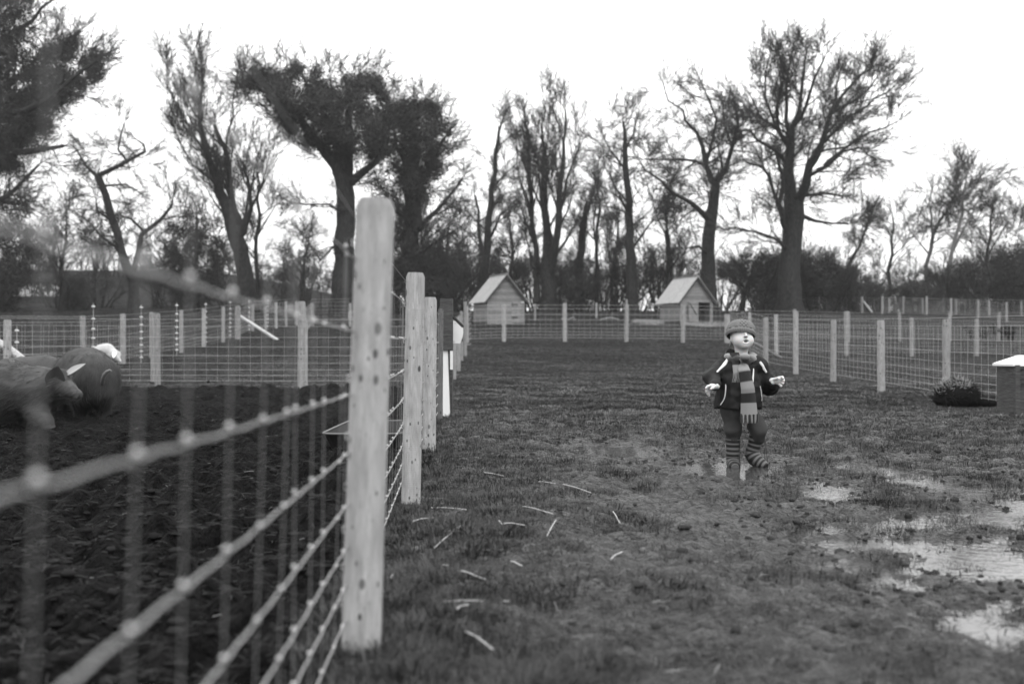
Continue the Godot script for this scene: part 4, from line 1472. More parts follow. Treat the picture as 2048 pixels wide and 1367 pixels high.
func gate_corner() -> void:
	# the thick strainer post with a boarded face, a pale sheet and a rounded sign
	var d := 9.95
	var x := (893.0 - CX) * d / F
	var g := G(x, d)
	var base := Vector3(x, g, -d)
	var o := thing("gate_post", "thick dark square gate post beside the rounded white sign", "post", base)
	var b := MB.new()
	var w := 25.0 * d / F
	b.box(Transform3D(Basis(), base + Vector3(0, (1.2 - 0.2) * 0.5, 0)), Vector3(w, 1.4, w))
	part("upright", b, mats.board_dark, o)
	var f := MB.new()
	var y0 := EYE + (HY - 700.0) * d / F
	var y1 := EYE + (HY - 638.0) * d / F
	f.box(Transform3D(Basis(), base + Vector3(0.004, (y0 + y1) * 0.5 - g, w * 0.5 + 0.016)), Vector3(w * 0.86, y1 - y0, 0.028))
	part("face_board", f, mats.board_dark, o)
	var hb := MB.new()
	hb.beam(base + Vector3(w * 0.5, 1.02, 0.0), base + Vector3(w * 0.5 + 0.10, 0.92, -0.05), 0.03, 0.02)
	part("hinge_bracket", hb, mats.black, o)
	# pale sheet leaning on the post
	var sh := MB.new()
	var s0 := P(884, 838, d - 0.12)
	var top := P(884, 687, d - 0.06)
	s0.y = G(s0.x, d - 0.12) - 0.01
	var wv := Vector3(0.078, 0, 0)
	var tk := Vector3(0, 0, 0.016)
	var lo := []
	var hi := []
	var front := [s0, s0 + wv + Vector3(0.002, 0.01, 0), top + wv * 0.72 + Vector3(0, -0.03, 0), top + wv * 0.3 + Vector3(0, 0.0, 0), top + Vector3(0, -0.004, 0)]
	for q in front:
		hi.append(q + tk * 0.5)
		lo.append(q - tk * 0.5)
	sh.hull4(lo, hi)
	single("pale_board", "narrow whitish board leaning upright against the dark gate post", "board", sh, mats.white)
	# small notice under the post's edge
	var nb := MB.new()
	var na := P(903, 720, d - 0.11)
	nb.box(Transform3D(Basis(), na), Vector3(0.028, 0.185, 0.006))
	single("small_notice", "narrow white notice fixed at the edge of the gate post", "sign", nb, mats.white)
	# rounded white plate fixed to the side
	var sg := MB.new()
	var out := []
	var c := P(905, 686, d + 0.16)
	var sc := (d + 0.16) / F
	for q in [[0, 0], [15, 0.5], [17, -4], [20, -13], [21.5, -22], [21, -32], [18, -39], [12, -43.5], [5, -44.5], [-3, -44.5], [-3, 0]]:
		out.append(c + Vector3(q[0] * sc, -q[1] * sc, 0))
	lo = []
	hi = []
	for q in out:
		hi.append(q + Vector3(0, 0, 0.006))
		lo.append(q - Vector3(0, 0, 0.006))
	sg.hull4(lo, hi)
	var so := thing("rounded_sign", "white plate with a rounded outer edge sticking out past the gate post", "sign", P(905, 686, d + 0.16))
	part("plate", sg, mats.white_clean, so)
	for q in [[-1, -3], [2, -40]]:
		var sb := MB.new()
		sb.ball(c + Vector3(q[0] * sc + 0.02, -q[1] * sc, 0.008), Vector3(0.006, 0.006, 0.004), 8, 4)
		part("screw", sb, mats.wire, so)
	var bk := MB.new()
	var k := P(924, 681, d + 0.2)
	bk.hull4([k + Vector3(-0.03, -0.01, -0.01), k + Vector3(0.012, 0.0, -0.01), k + Vector3(-0.006, 0.04, -0.01)], [k + Vector3(-0.03, -0.01, 0.01), k + Vector3(0.012, 0.0, 0.01), k + Vector3(-0.006, 0.04, 0.01)])
	part("bracket", bk, mats.black, so)
	var ar := MB.new()
	ar.beam(P(880, 664, d + 0.18), P(908, 664, d + 0.18), 0.05, 0.014)
	part("arm", ar, mats.board_dark, so)


# ------------------------------------------------------------------ sheds and small things
func clip_band(poly: Array, y0: float, y1: float) -> Array:
	# the piece of a polygon (Vector2, counter-clockwise) between two heights
	var cut := [Vector2(-20, y0), Vector2(20, y0), Vector2(20, y1), Vector2(-20, y1)]
	var r := Geometry2D.intersect_polygons(PackedVector2Array(poly), PackedVector2Array(cut))
	return [] if r.is_empty() else Array(r[0])

func board_wall(o: Node3D, called: String, poly: Array, t: Transform3D, pitch: float, hole := Rect2()) -> void:
	# horizontal weatherboards, each a piece; poly in the wall's own x-y plane, outside along +z
	var top := 0.0
	for q in poly:
		top = maxf(top, q.y)
	var y := 0.0
	while y < top - 0.01:
		var pieces := []
		var whole := clip_band(poly, y, minf(y + pitch - 0.008, top))
		if whole.size() >= 3:
			if hole.size.x > 0.0 and y + pitch * 0.5 > hole.position.y and y + pitch * 0.5 < hole.end.y:
				for span in [[-9.0, hole.position.x], [hole.end.x, 9.0]]:
					var r := Geometry2D.intersect_polygons(PackedVector2Array(whole), PackedVector2Array([Vector2(span[0], -9), Vector2(span[1], -9), Vector2(span[1], 9), Vector2(span[0], 9)]))
					for q in r:
						pieces.append(Array(q))
			else:
				pieces.append(whole)
		for pc in pieces:
			if Geometry2D.is_polygon_clockwise(PackedVector2Array(pc)):
				pc.reverse()
			var lo := []
			var hi := []
			var dz := rnd(-0.002, 0.002)
			for q in pc:
				lo.append(t * Vector3(q.x, q.y, -0.02))
				hi.append(t * Vector3(q.x, q.y, 0.0 + dz - (q.y - y) * 0.05))
			var b := MB.new()
			b.hull4(lo, hi)
			part(called, b, [mats.board, mats.board_b, mats.board][rng.randi() % 3], o)
		y += pitch

func shed(label: String, px: float, py: float, turn: float, open: bool) -> void:
	var at := ground_hit(px, py)
	at.y -= 0.03
	var o := thing("goat_shed", label, "shed", at, "goat sheds")
	var W := 1.56
	var D := 1.6
	var E := 1.0
	var R := 1.92
	var T := Transform3D(Basis(Vector3.UP, turn), at)
	var hw := W * 0.5
	var hd := D * 0.5
	var gable := [Vector2(-hw, 0), Vector2(hw, 0), Vector2(hw, E), Vector2(0, R), Vector2(-hw, E)]
	var side := [Vector2(-hd, 0), Vector2(hd, 0), Vector2(hd, E), Vector2(-hd, E)]
	var hole := Rect2(0.26 if not open else 0.1, 0.06, 0.5 if not open else 0.56, 0.86)
	board_wall(o, "front_board", gable, T * Transform3D(Basis(), Vector3(0, 0, hd)), 0.125, hole)
	board_wall(o, "rear_board", gable, T * Transform3D(Basis(Vector3.UP, PI), Vector3(0, 0, -hd)), 0.25)
	board_wall(o, "side_board", side, T * Transform3D(Basis(Vector3.UP, -PI / 2), Vector3(-hw, 0, 0)), 0.125)
	board_wall(o, "side_board", side, T * Transform3D(Basis(Vector3.UP, PI / 2), Vector3(hw, 0, 0)), 0.25)
	var fl := MB.new()
	fl.box(T * Transform3D(Basis(), Vector3(0, 0.02, 0)), Vector3(W - 0.05, 0.04, D - 0.05))
	part("floor", fl, mats.board, o)
	for s in [-1, 1]:
		var cb := MB.new()
		cb.box(T * Transform3D(Basis(), Vector3(s * (hw - 0.03), E * 0.5, hd + 0.012)), Vector3(0.06, E, 0.022))
		part("corner_strip", cb, mats.board, o)
	# roof of three sheets a side with lapped seams
	var run := Vector2(hw + 0.16, -(R - E) * (hw + 0.16) / hw)
	for s in [-1, 1]:
		for k in 3:
			var z0 := -hd - 0.14 + (D + 0.28) * k / 3.0
			var z1 := z0 + (D + 0.28) / 3.0 - 0.006
			var lift := 0.02 + 0.006 * (k % 2)
			var rb := MB.new()
			var a := Vector3(0, R + lift + 0.02, 0)
			var e := Vector3(s * run.x, R + run.y + lift + 0.02, 0)
			var th := Vector3(0, -0.03, 0)
			var q := [a + Vector3(0, 0, z1), e + Vector3(0, 0, z1), e + Vector3(0, 0, z0), a + Vector3(0, 0, z0)]
			var lo := []
			var hi := []
			for p in q:
				hi.append(T * p)
				lo.append(T * (p + th))
			if s < 0:
				lo.reverse()
				hi.reverse()
			rb.hull4(lo, hi)
			part("roof_sheet", rb, mats.roof, o)
		var bb := MB.new()
		bb.beam(T * Vector3(0, R - 0.03, hd + 0.10), T * Vector3(s * run.x, R + run.y - 0.03, hd + 0.10), 0.022, 0.07)
		part("barge_board", bb, mats.board_dark, o)
	var rc := MB.new()
	rc.beam(T * Vector3(0, R + 0.055, -hd - 0.14), T * Vector3(0, R + 0.055, hd + 0.14), 0.09, 0.02)
	part("ridge_cap", rc, mats.roof, o)
	# door
	var dt := T * Transform3D(Basis(), Vector3(hole.position.x + 0.25, 0.06, hd - 0.008))
	if open:
		dt = T * Transform3D(Basis(Vector3.UP, 0.12), Vector3(hole.position.x - 0.30, 0.05, hd + 0.07))
	var door := MB.new()
	for k in 1:
		door.box(dt * Transform3D(Basis(), Vector3(0, 0.42, -0.006)), Vector3(0.5, 0.84, 0.012))
	var dn := part("door", door, mats.board_b, o)
	for k in 7:
		var db := MB.new()
		db.box(dt * Transform3D(Basis(), Vector3(0, 0.06 + k * 0.12, 0.008)), Vector3(0.49, 0.112, 0.014))
		part("plank", db, mats.board, dn)
	var bar := MB.new()
	if open:
		bar.beam(dt * Vector3(-0.2, 0.76, 0.024), dt * Vector3(0.16, 0.3, 0.024), 0.05, 0.016)
		part("brace", bar, mats.board_dark, dn)
		for y in [0.08, 0.78]:
			var lb := MB.new()
			lb.box(dt * Transform3D(Basis(), Vector3(0, y, 0.024)), Vector3(0.46, 0.07, 0.016))
			part("ledge", lb, mats.board, dn)
	else:
		for y in [0.2, 0.7]:
			var hg := MB.new()
			hg.box(dt * Transform3D(Basis(), Vector3(-0.14, y, 0.022)), Vector3(0.26, 0.045, 0.012))
			hg.box(dt * Transform3D(Basis(), Vector3(-0.24, y, 0.028)), Vector3(0.035, 0.1, 0.014))
			part("strap_hinge", hg, mats.black, dn)
		var lt := MB.new()
		lt.box(dt * Transform3D(Basis(), Vector3(0.2, 0.8, 0.024)), Vector3(0.14, 0.05, 0.02))
		part("latch", lt, mats.white, dn)
	# dark skirting boards at the foot
	var sk := MB.new()
	sk.box(T * Transform3D(Basis(), Vector3(-hw - 0.012, 0.03, 0)), Vector3(0.02, 0.12, D))
	part("skirting", sk, mats.board_dark, o)

func straw_strands(n: int, at: Vector3, r: Vector3, up: float, lens: float) -> MB:
	var b := MB.new()
	for i in n:
		var q := rvec()
		q.y = absf(q.y)
		var p := at + q * r * rnd(0.85, 1.05)
		var w := (rvec() + Vector3(0, up, 0) + q * 0.6).normalized()
		var l := rnd(0.4, 1.0) * lens
		b.tube([p - w * l * 0.4, p + rvec() * 0.02, p + w * l * 0.6 + rvec() * 0.03], [0.0028, 0.003, 0.002], 3, false)
	return b

func make_small_things() -> void:
	shed("small boarded shed with its door shut and black strap hinges", 997, 647, 0.38, false)
	shed("small boarded shed with a dark open doorway and its door swung back", 1372, 646, 0.40, true)
	# straw trodden out round the open shed
	var w := []
	var t := []
	var bit := MB.new()
	bit.tube([Vector3(-0.5, 0, 0), Vector3(0, 0.1, 0), Vector3(0.5, 0, 0)], [0.02, 0.02, 0.02], 3)
	for k in 1500:
		var a := rnd(0, TAU)
		var rr := sqrt(rnd(0, 1))
		var px := 1410 + cos(a) * rr * 46.0 if k % 3 else 1296 + cos(a) * rr * 30.0
		var py := 646 + sin(a) * rr * 4.5
		var d := 39.0 + (648.0 - py) * 0.42 + rnd(-0.4, 0.4)
		var x := (px - CX) * d / F
		w.append(Transform3D(Basis(Vector3.UP, rnd(0, TAU)).rotated(Vector3.FORWARD, rnd(-0.3, 0.3)).scaled(Vector3(rnd(0.1, 0.3), 0.4, 0.4)), Vector3(x, GR(x, d) + 0.035 + rnd(0, 0.03), -d)))
		t.append(grey(rnd(0.1, 0.2)))
	var sm := paint(1.0, 0.9, 0.3, true)
	var sc := scatter("loose_straw", bit.mesh(), sm, w, t, self)
	sc.set_meta("label", "pale loose straw spread on the grass round the open shed")
	sc.set_meta("category", "straw")
	# fallen branches by the wood
	for q in [[1200, 640, 1222, 634, 1238, 640], [1124, 638, 1130, 632, 1134, 641], [1138, 643, 1146, 636, 1150, 634]]:
		var b := MB.new()
		var a := P(q[0], q[1], 42.0)
		var m := P(q[2], q[3], 42.0)
		var e := P(q[4], q[5], 42.0)
		a.y = G(a.x, 42.0) + 0.03
		e.y = G(e.x, 42.0) + 0.04
		m.y = G(m.x, 42.0) + 0.12
		b.tube([a, a.lerp(m, 0.5) + Vector3(0, 0.01, 0), m, m.lerp(e, 0.5), e], [0.05, 0.06, 0.055, 0.05, 0.04], 8)
		b.tube([m, m + Vector3(0.03, 0.16, 0.02), m + Vector3(0.1, 0.24, 0)], [0.03, 0.025, 0.015], 6)
		single("fallen_branch", "short pale broken branch lying on the grass by the wood", "branch", b, mats.post_grey, "broken branches by the wood")
	# hay heap by the side fence
	var h0 := ground_hit(1930, 814)
	var hay := thing("hay_heap", "dark heap of spent hay with loose straw on top by the fence", "hay", h0)
	var hb := MB.new()
	var k := -h0.z / F
	for q in [[1912, 790, 36, 27, 30], [1890, 800, 20, 14, 22], [1945, 800, 30, 16, 26], [1980, 803, 22, 13, 20], [1930, 782, 24, 18, 24]]:
		var c := P(q[0], q[1], -h0.z)
		var s0 := hb.v.size()
		hb.ball(c, Vector3(q[2], q[3], q[4]) * k, 22, 14)
		for i in range(s0, hb.v.size()):
			var p := hb.v[i]
			hb.v[i] = p + (p - c).normalized() * (0.05 * n_mid.get_noise_3d(p.x * 1.2, p.y * 1.2, p.z * 1.2) + 0.02 * n_fine.get_noise_3d(p.x, p.y, p.z))
	var hm := paint(0.009, 1.0, 0.1)
	part("heap", hb, hm, hay)
	var dark := straw_strands(700, P(1915, 800, -h0.z), Vector3(45, 34, 34) * k, 0.1, 0.16)
	part("dark_strands", dark, paint(0.014, 1.0, 0.1), hay).set_meta("kind", "stuff")
	var pale := straw_strands(380, P(1908, 783, -h0.z), Vector3(31, 22, 27) * k, 0.35, 0.15)
	part("pale_strands", pale, mats.straw, hay).set_meta("kind", "stuff")
	# lidded box at the frame edge
	var bd := 9.6
	var bx := ground_hit(2056, 838)
	bd = -bx.z
	var bo := thing("feed_box", "weathered timber feed box with a white pitched lid by the netting", "feed box", bx)
	var kk := bd / F
	var body := MB.new()
	var bw := 92.0 * kk
	var hh := 108.0 * kk
	body.box(Transform3D(Basis(), bx + Vector3(20 * kk, hh * 0.5 - 0.02, -bw * 0.4)), Vector3(bw, hh, bw * 0.8))
	part("body", body, mats.board_dark, bo)
	for q in 4:
		var sl := MB.new()
		sl.box(Transform3D(Basis(), bx + Vector3(20 * kk, hh - 0.03 - q * 0.045, 0.008)), Vector3(bw + 0.012, 0.034, 0.02))
		part("slat", sl, mats.board_dark, bo)
	for s in [-1, 1]:
		var lg := MB.new()
		lg.box(Transform3D(Basis(), bx + Vector3(20 * kk + s * (bw * 0.5 - 0.01), hh * 0.5 - 0.01, 0.02)), Vector3(0.045, hh + 0.02, 0.045))
		part("leg", lg, mats.board_dark, bo)
	var lid := MB.new()
	var lc := bx + Vector3(20 * kk, hh - 0.01, -bw * 0.4)
	var lw := bw * 0.5 + 0.03
	var ld := bw * 0.4 + 0.03
	lid.hull4([lc + Vector3(-lw, 0, ld), lc + Vector3(lw, 0, ld), lc + Vector3(lw, 0, -ld), lc + Vector3(-lw, 0, -ld)], [lc + Vector3(-lw, 0.018, ld), lc + Vector3(lw, 0.018, ld), lc + Vector3(lw, 0.018, -ld), lc + Vector3(-lw, 0.018, -ld)])
	var up := lc + Vector3(0, 0.02, 0)
	lid.hull4([up + Vector3(-lw, 0, ld), up + Vector3(lw, 0, ld), up + Vector3(lw, 0, -ld), up + Vector3(-lw, 0, -ld)], [up + Vector3(-lw * 0.35, 0.085, ld * 0.2), up + Vector3(lw * 0.35, 0.085, ld * 0.2), up + Vector3(lw * 0.35, 0.085, -ld * 0.2), up + Vector3(-lw * 0.35, 0.085, -ld * 0.2)])
	part("lid", lid, mats.white_clean, bo)
	# rubber trough in the pen
	var td := 7.62
	var tx := (640.0 - CX) * 7.0 / F + 0.29
	var t0 := Vector3(tx, G(tx, td), -td)
	var tr := thing("feed_trough", "low black rubber feed trough with a pale worn rim in the pen", "trough", t0)
	var tb := MB.new()
	var c0 := t0 + Vector3(0, 0.13, 0)
	var outer_lo := _loop(c0 + Vector3(0, -0.15, 0), 0.22, 0.54)
	var outer_hi := _loop(c0, 0.285, 0.62)
	var inner_hi := _loop(c0, 0.262, 0.598)
	var inner_lo := _loop(c0 + Vector3(0, -0.1, 0), 0.21, 0.53)
	var cnt := outer_lo.size()
	for i in cnt:
		var j := (i + 1) % cnt
		tb.quad(outer_lo[i], outer_hi[i], outer_hi[j], outer_lo[j])
		tb.quad(inner_lo[j], inner_hi[j], inner_hi[i], inner_lo[i])
	for i in range(1, cnt - 1):
		tb.tri(inner_lo[0], inner_lo[i + 1], inner_lo[i])
	part("tub", tb, paint(0.010, 0.6, 0.3), tr)
	var rm := MB.new()
	var loop := outer_hi.duplicate()
	loop.append(outer_hi[0])
	loop.append(outer_hi[1])
	var rr := []
	for q in loop:
		rr.append(0.0085)
	rm.tube(loop, rr, 6, false)
	part("rim", rm, paint(0.08, 0.6, 0.4), tr)
	# outbuilding wall glimpsed through the bushes
	var ow := thing("white_outbuilding", "white-walled outbuilding glimpsed through the dark bushes behind the pigs", "building", P(70, 640, 72.0))
	var wl := MB.new()
	var wc := P(76, 610, 72.0)
	wl.box(Transform3D(Basis(), wc), Vector3(3.4, 3.0, 2.4))
	part("wall", wl, mats.white_clean, ow)
	var wr := MB.new()
	wr.hull4([wc + Vector3(-1.9, 1.5, 1.4), wc + Vector3(1.9, 1.5, 1.4), wc + Vector3(1.9, 1.5, -1.4), wc + Vector3(-1.9, 1.5, -1.4)], [wc + Vector3(-1.9, 2.3, 0.05), wc + Vector3(1.9, 2.3, 0.05), wc + Vector3(1.9, 2.3, -0.05), wc + Vector3(-1.9, 2.3, -0.05)])
	part("roof", wr, mats.board_dark, ow)

func _loop(c: Vector3, hx: float, hz: float) -> Array:
	# rounded rectangle, counter-clockwise seen from above
	var out := []
	var r := minf(hx, hz) * 0.35
	for q in [[1, 1, 90], [1, -1, 0], [-1, -1, -90], [-1, 1, -180]]:
		for s in 4:
			var a := deg_to_rad(q[2] - s * 30.0)
			out.append(c + Vector3(q[0] * (hx - r) + cos(a) * r, 0, q[1] * (hz - r) + sin(a) * r))
	return out


# ------------------------------------------------------------------ bodies as smooth joined fields, meshed with surface nets
# op: ["c", a, b, ra, rb, k]  tapered capsule   ["e", centre, radii, k, basis]  ellipsoid   ["-e", centre, radii, k, basis] hollow   ["y", height] cut away below   ["Y", height] cut away above
func op_dist(o: Array, p: Vector3) -> float:
	if o[0] == "c":
		var a: Vector3 = o[1]
		var ba: Vector3 = o[2] - a
		var t := clampf((p - a).dot(ba) / maxf(ba.length_squared(), 1e-9), 0.0, 1.0)
		return (p - a - ba * t).length() - lerpf(o[3], o[4], t)
	var q: Vector3 = p - o[1]
	if o.size() > 4:
		q = (o[4] as Basis).transposed() * q
	var r: Vector3 = o[2]
	var l := (q / r).length()
	var l2 := (q / (r * r)).length()
	return l * (l - 1.0) / maxf(l2, 1e-6)

func smin(a: float, b: float, k: float) -> float:
	var h := maxf(k - absf(a - b), 0.0) / k
	return minf(a, b) - h * h * k * 0.25

func field_at(ops: Array, p: Vector3) -> float:
	var f := 1.0
	for o in ops:
		if o[0] == "y":
			f = maxf(f, o[1] - p.y)
		elif o[0] == "Y":
			f = maxf(f, p.y - o[1])
		elif o[0] == "-e":
			f = -smin(-f, op_dist(o, p), o[3])
		else:
			f = smin(f, op_dist(o, p), o[5] if o[0] == "c" else o[3])
	return f

func net(ops: Array, cell: float, rough := 0.0, nscale := 1.0, tint = null) -> MB:
	var lo := Vector3(1e9, 1e9, 1e9)
	var hi := -lo
	for o in ops:
		if o[0] == "c":
			var r := maxf(o[3], o[4]) + 0.03
			lo = lo.min(o[1] - Vector3.ONE * r).min(o[2] - Vector3.ONE * r)
			hi = hi.max(o[1] + Vector3.ONE * r).max(o[2] + Vector3.ONE * r)
		elif o[0] == "e":
			var r: float = maxf(o[2].x, maxf(o[2].y, o[2].z)) + 0.03
			lo = lo.min(o[1] - Vector3.ONE * r)
			hi = hi.max(o[1] + Vector3.ONE * r)
	lo -= Vector3.ONE * cell * 2.0
	hi += Vector3.ONE * cell * 2.0
	var nx := int((hi.x - lo.x) / cell) + 2
	var ny := int((hi.y - lo.y) / cell) + 2
	var nz := int((hi.z - lo.z) / cell) + 2
	var f := PackedFloat32Array()
	f.resize(nx * ny * nz)
	f.fill(0.25)
	for o in ops:
		var a := Vector3i.ZERO
		var b := Vector3i(nx - 1, ny - 1, nz - 1)
		var k := 0.0
		if o[0] == "c" or o[0] == "e" or o[0] == "-e":
			k = o[5] if o[0] == "c" else o[3]
			var r: float = (maxf(o[3], o[4]) if o[0] == "c" else maxf(o[2].x, maxf(o[2].y, o[2].z))) + k + cell * 2.5
			var p0: Vector3 = o[1]
			var p1: Vector3 = o[2] if o[0] == "c" else o[1]
			var l := (p0.min(p1) - Vector3.ONE * r - lo) / cell
			var h := (p0.max(p1) + Vector3.ONE * r - lo) / cell
			a = Vector3i(maxi(int(l.x), 0), maxi(int(l.y), 0), maxi(int(l.z), 0))
			b = Vector3i(mini(int(h.x), nx - 1), mini(int(h.y), ny - 1), mini(int(h.z), nz - 1))
		for z in range(a.z, b.z + 1):
			for y in range(a.y, b.y + 1):
				var row := (z * ny + y) * nx
				var py := lo.y + y * cell
				if o[0] == "y":
					for x in range(a.x, b.x + 1):
						f[row + x] = maxf(f[row + x], o[1] - py)
					continue
				if o[0] == "Y":
					for x in range(a.x, b.x + 1):
						f[row + x] = maxf(f[row + x], py - o[1])
					continue
				for x in range(a.x, b.x + 1):
					var d := op_dist(o, Vector3(lo.x + x * cell, py, lo.z + z * cell))
					if o[0] == "-e":
						f[row + x] = -smin(-f[row + x], d, k)
					else:
						f[row + x] = smin(f[row + x], d, k)
	if rough > 0.0:
		for z in nz:
			for y in ny:
				for x in nx:
					var i := (z * ny + y) * nx + x
					if absf(f[i]) < cell * 3.0:
						f[i] += rough * n_mid.get_noise_3d((lo.x + x * cell) * nscale, (lo.y + y * cell) * nscale, (lo.z + z * cell) * nscale)
	var b := MB.new()
	var at := PackedInt32Array()
	at.resize(nx * ny * nz)
	at.fill(-1)
	var sy := nx
	var sz := nx * ny
	var off := [0, 1, sy, sy + 1, sz, sz + 1, sz + sy, sz + sy + 1]
	var edges := [[0, 1], [2, 3], [4, 5], [6, 7], [0, 2], [1, 3], [4, 6], [5, 7], [0, 4], [1, 5], [2, 6], [3, 7]]
	for z in nz - 1:
		for y in ny - 1:
			for x in nx - 1:
				var i := z * sz + y * sy + x
				var f0 := f[i] < 0.0
				var mixed := false
				for q in 7:
					if (f[i + off[q + 1]] < 0.0) != f0:
						mixed = true
						break
				if not mixed:
					continue
				var s := Vector3.ZERO
				var c := 0
				for e in edges:
					var va := f[i + off[e[0]]]
					var vb := f[i + off[e[1]]]
					if (va < 0.0) != (vb < 0.0):
						var t := va / (va - vb)
						var pa := Vector3(e[0] & 1, (e[0] >> 1) & 1, e[0] >> 2)
						var pb := Vector3(e[1] & 1, (e[1] >> 1) & 1, e[1] >> 2)
						s += pa.lerp(pb, t)
						c += 1
				var g := Vector3(f[i + 1] + f[i + 1 + sy] + f[i + 1 + sz] + f[i + 1 + sy + sz] - f[i] - f[i + sy] - f[i + sz] - f[i + sy + sz], f[i + sy] + f[i + sy + 1] + f[i + sy + sz] + f[i + sy + sz + 1] - f[i] - f[i + 1] - f[i + sz] - f[i + sz + 1], f[i + sz] + f[i + sz + 1] + f[i + sz + sy] + f[i + sz + sy + 1] - f[i] - f[i + 1] - f[i + sy] - f[i + sy + 1])
				var p := lo + (Vector3(x, y, z) + s / c) * cell
				if tint != null:
					b.col = tint.call(p)
				at[i] = b.vert(p, g.normalized(), Vector2(p.x, p.y))
	for z in range(1, nz - 1):
		for y in range(1, ny - 1):
			for x in range(1, nx - 1):
				var i := z * sz + y * sy + x
				var v0 := f[i] < 0.0
				if v0 != (f[i + 1] < 0.0):
					_net_quad(b, at[i - sy - sz], at[i - sz], at[i], at[i - sy], v0)
				if v0 != (f[i + sy] < 0.0):
					_net_quad(b, at[i - 1 - sz], at[i - 1], at[i], at[i - sz], v0)
				if v0 != (f[i + sz] < 0.0):
					_net_quad(b, at[i - 1 - sy], at[i - sy], at[i], at[i - 1], v0)
	return b

func _net_quad(b: MB, a: int, c: int, d: int, e: int, flip: bool) -> void:
	if a < 0 or c < 0 or d < 0 or e < 0:
		return
	# clockwise seen from outside
	if flip:
		b.ix.append_array(PackedInt32Array([a, d, c, a, e, d]))
	else:
		b.ix.append_array(PackedInt32Array([a, c, d, a, d, e]))

func bristles(src: MB, n: int, length: float, flow: Vector3, r: float) -> MB:
	# short hairs lying along the coat
	var b := MB.new()
	for i in n:
		var k := rng.randi() % src.v.size()
		var nn := src.n[k]
		var p := src.v[k] + rvec() * 0.008
		var w := (flow - nn * flow.dot(nn)).normalized() + nn * rnd(0.12, 0.4) + rvec() * 0.15 + Vector3(0, -0.25, 0)
		var l := length * rnd(0.5, 1.1)
		b.tube([p - nn * 0.004, p + w * l * 0.5, p + w * l - nn * l * 0.12], [r, r * 0.8, r * 0.3], 3, false)
	return b

func place_local(b: MB, t: Transform3D) -> MB:
	for i in b.v.size():
		b.v[i] = t * b.v[i]
		b.n[i] = (t.basis * b.n[i]).normalized()
	return b

func ear(a: Vector3, tip: Vector3, width: float, facing: Vector3) -> MB:
	var b := MB.new()
	var n := 8
	var y := (tip - a)
	var l := y.length()
	y = y.normalized()
	var x := y.cross(facing).normalized()
	var z := x.cross(y)
	for s in 2:
		var base := b.v.size()
		var th := 0.006 if s == 0 else -0.006
		for i in n + 1:
			var t := float(i) / n
			var w := width * 0.5 * pow(sin(PI * (0.22 + 0.78 * t)), 0.8)
			for j in 5:
				var q := (j - 2) / 2.0
				var p := a + y * l * t + x * w * q + z * (0.35 * w * q * q + th * (1.0 - t * 0.7))
				b.vert(p, ((z if s == 0 else -z) - x * q * 0.6 * (1.0 if s == 0 else -1.0)).normalized(), Vector2(q, t))
		for i in n:
			for j in 4:
				var k := base + i * 5 + j
				if s == 0:
					b.ix.append_array(PackedInt32Array([k, k + 5, k + 1, k + 1, k + 5, k + 6]))
				else:
					b.ix.append_array(PackedInt32Array([k, k + 1, k + 5, k + 1, k + 6, k + 5]))
	return b

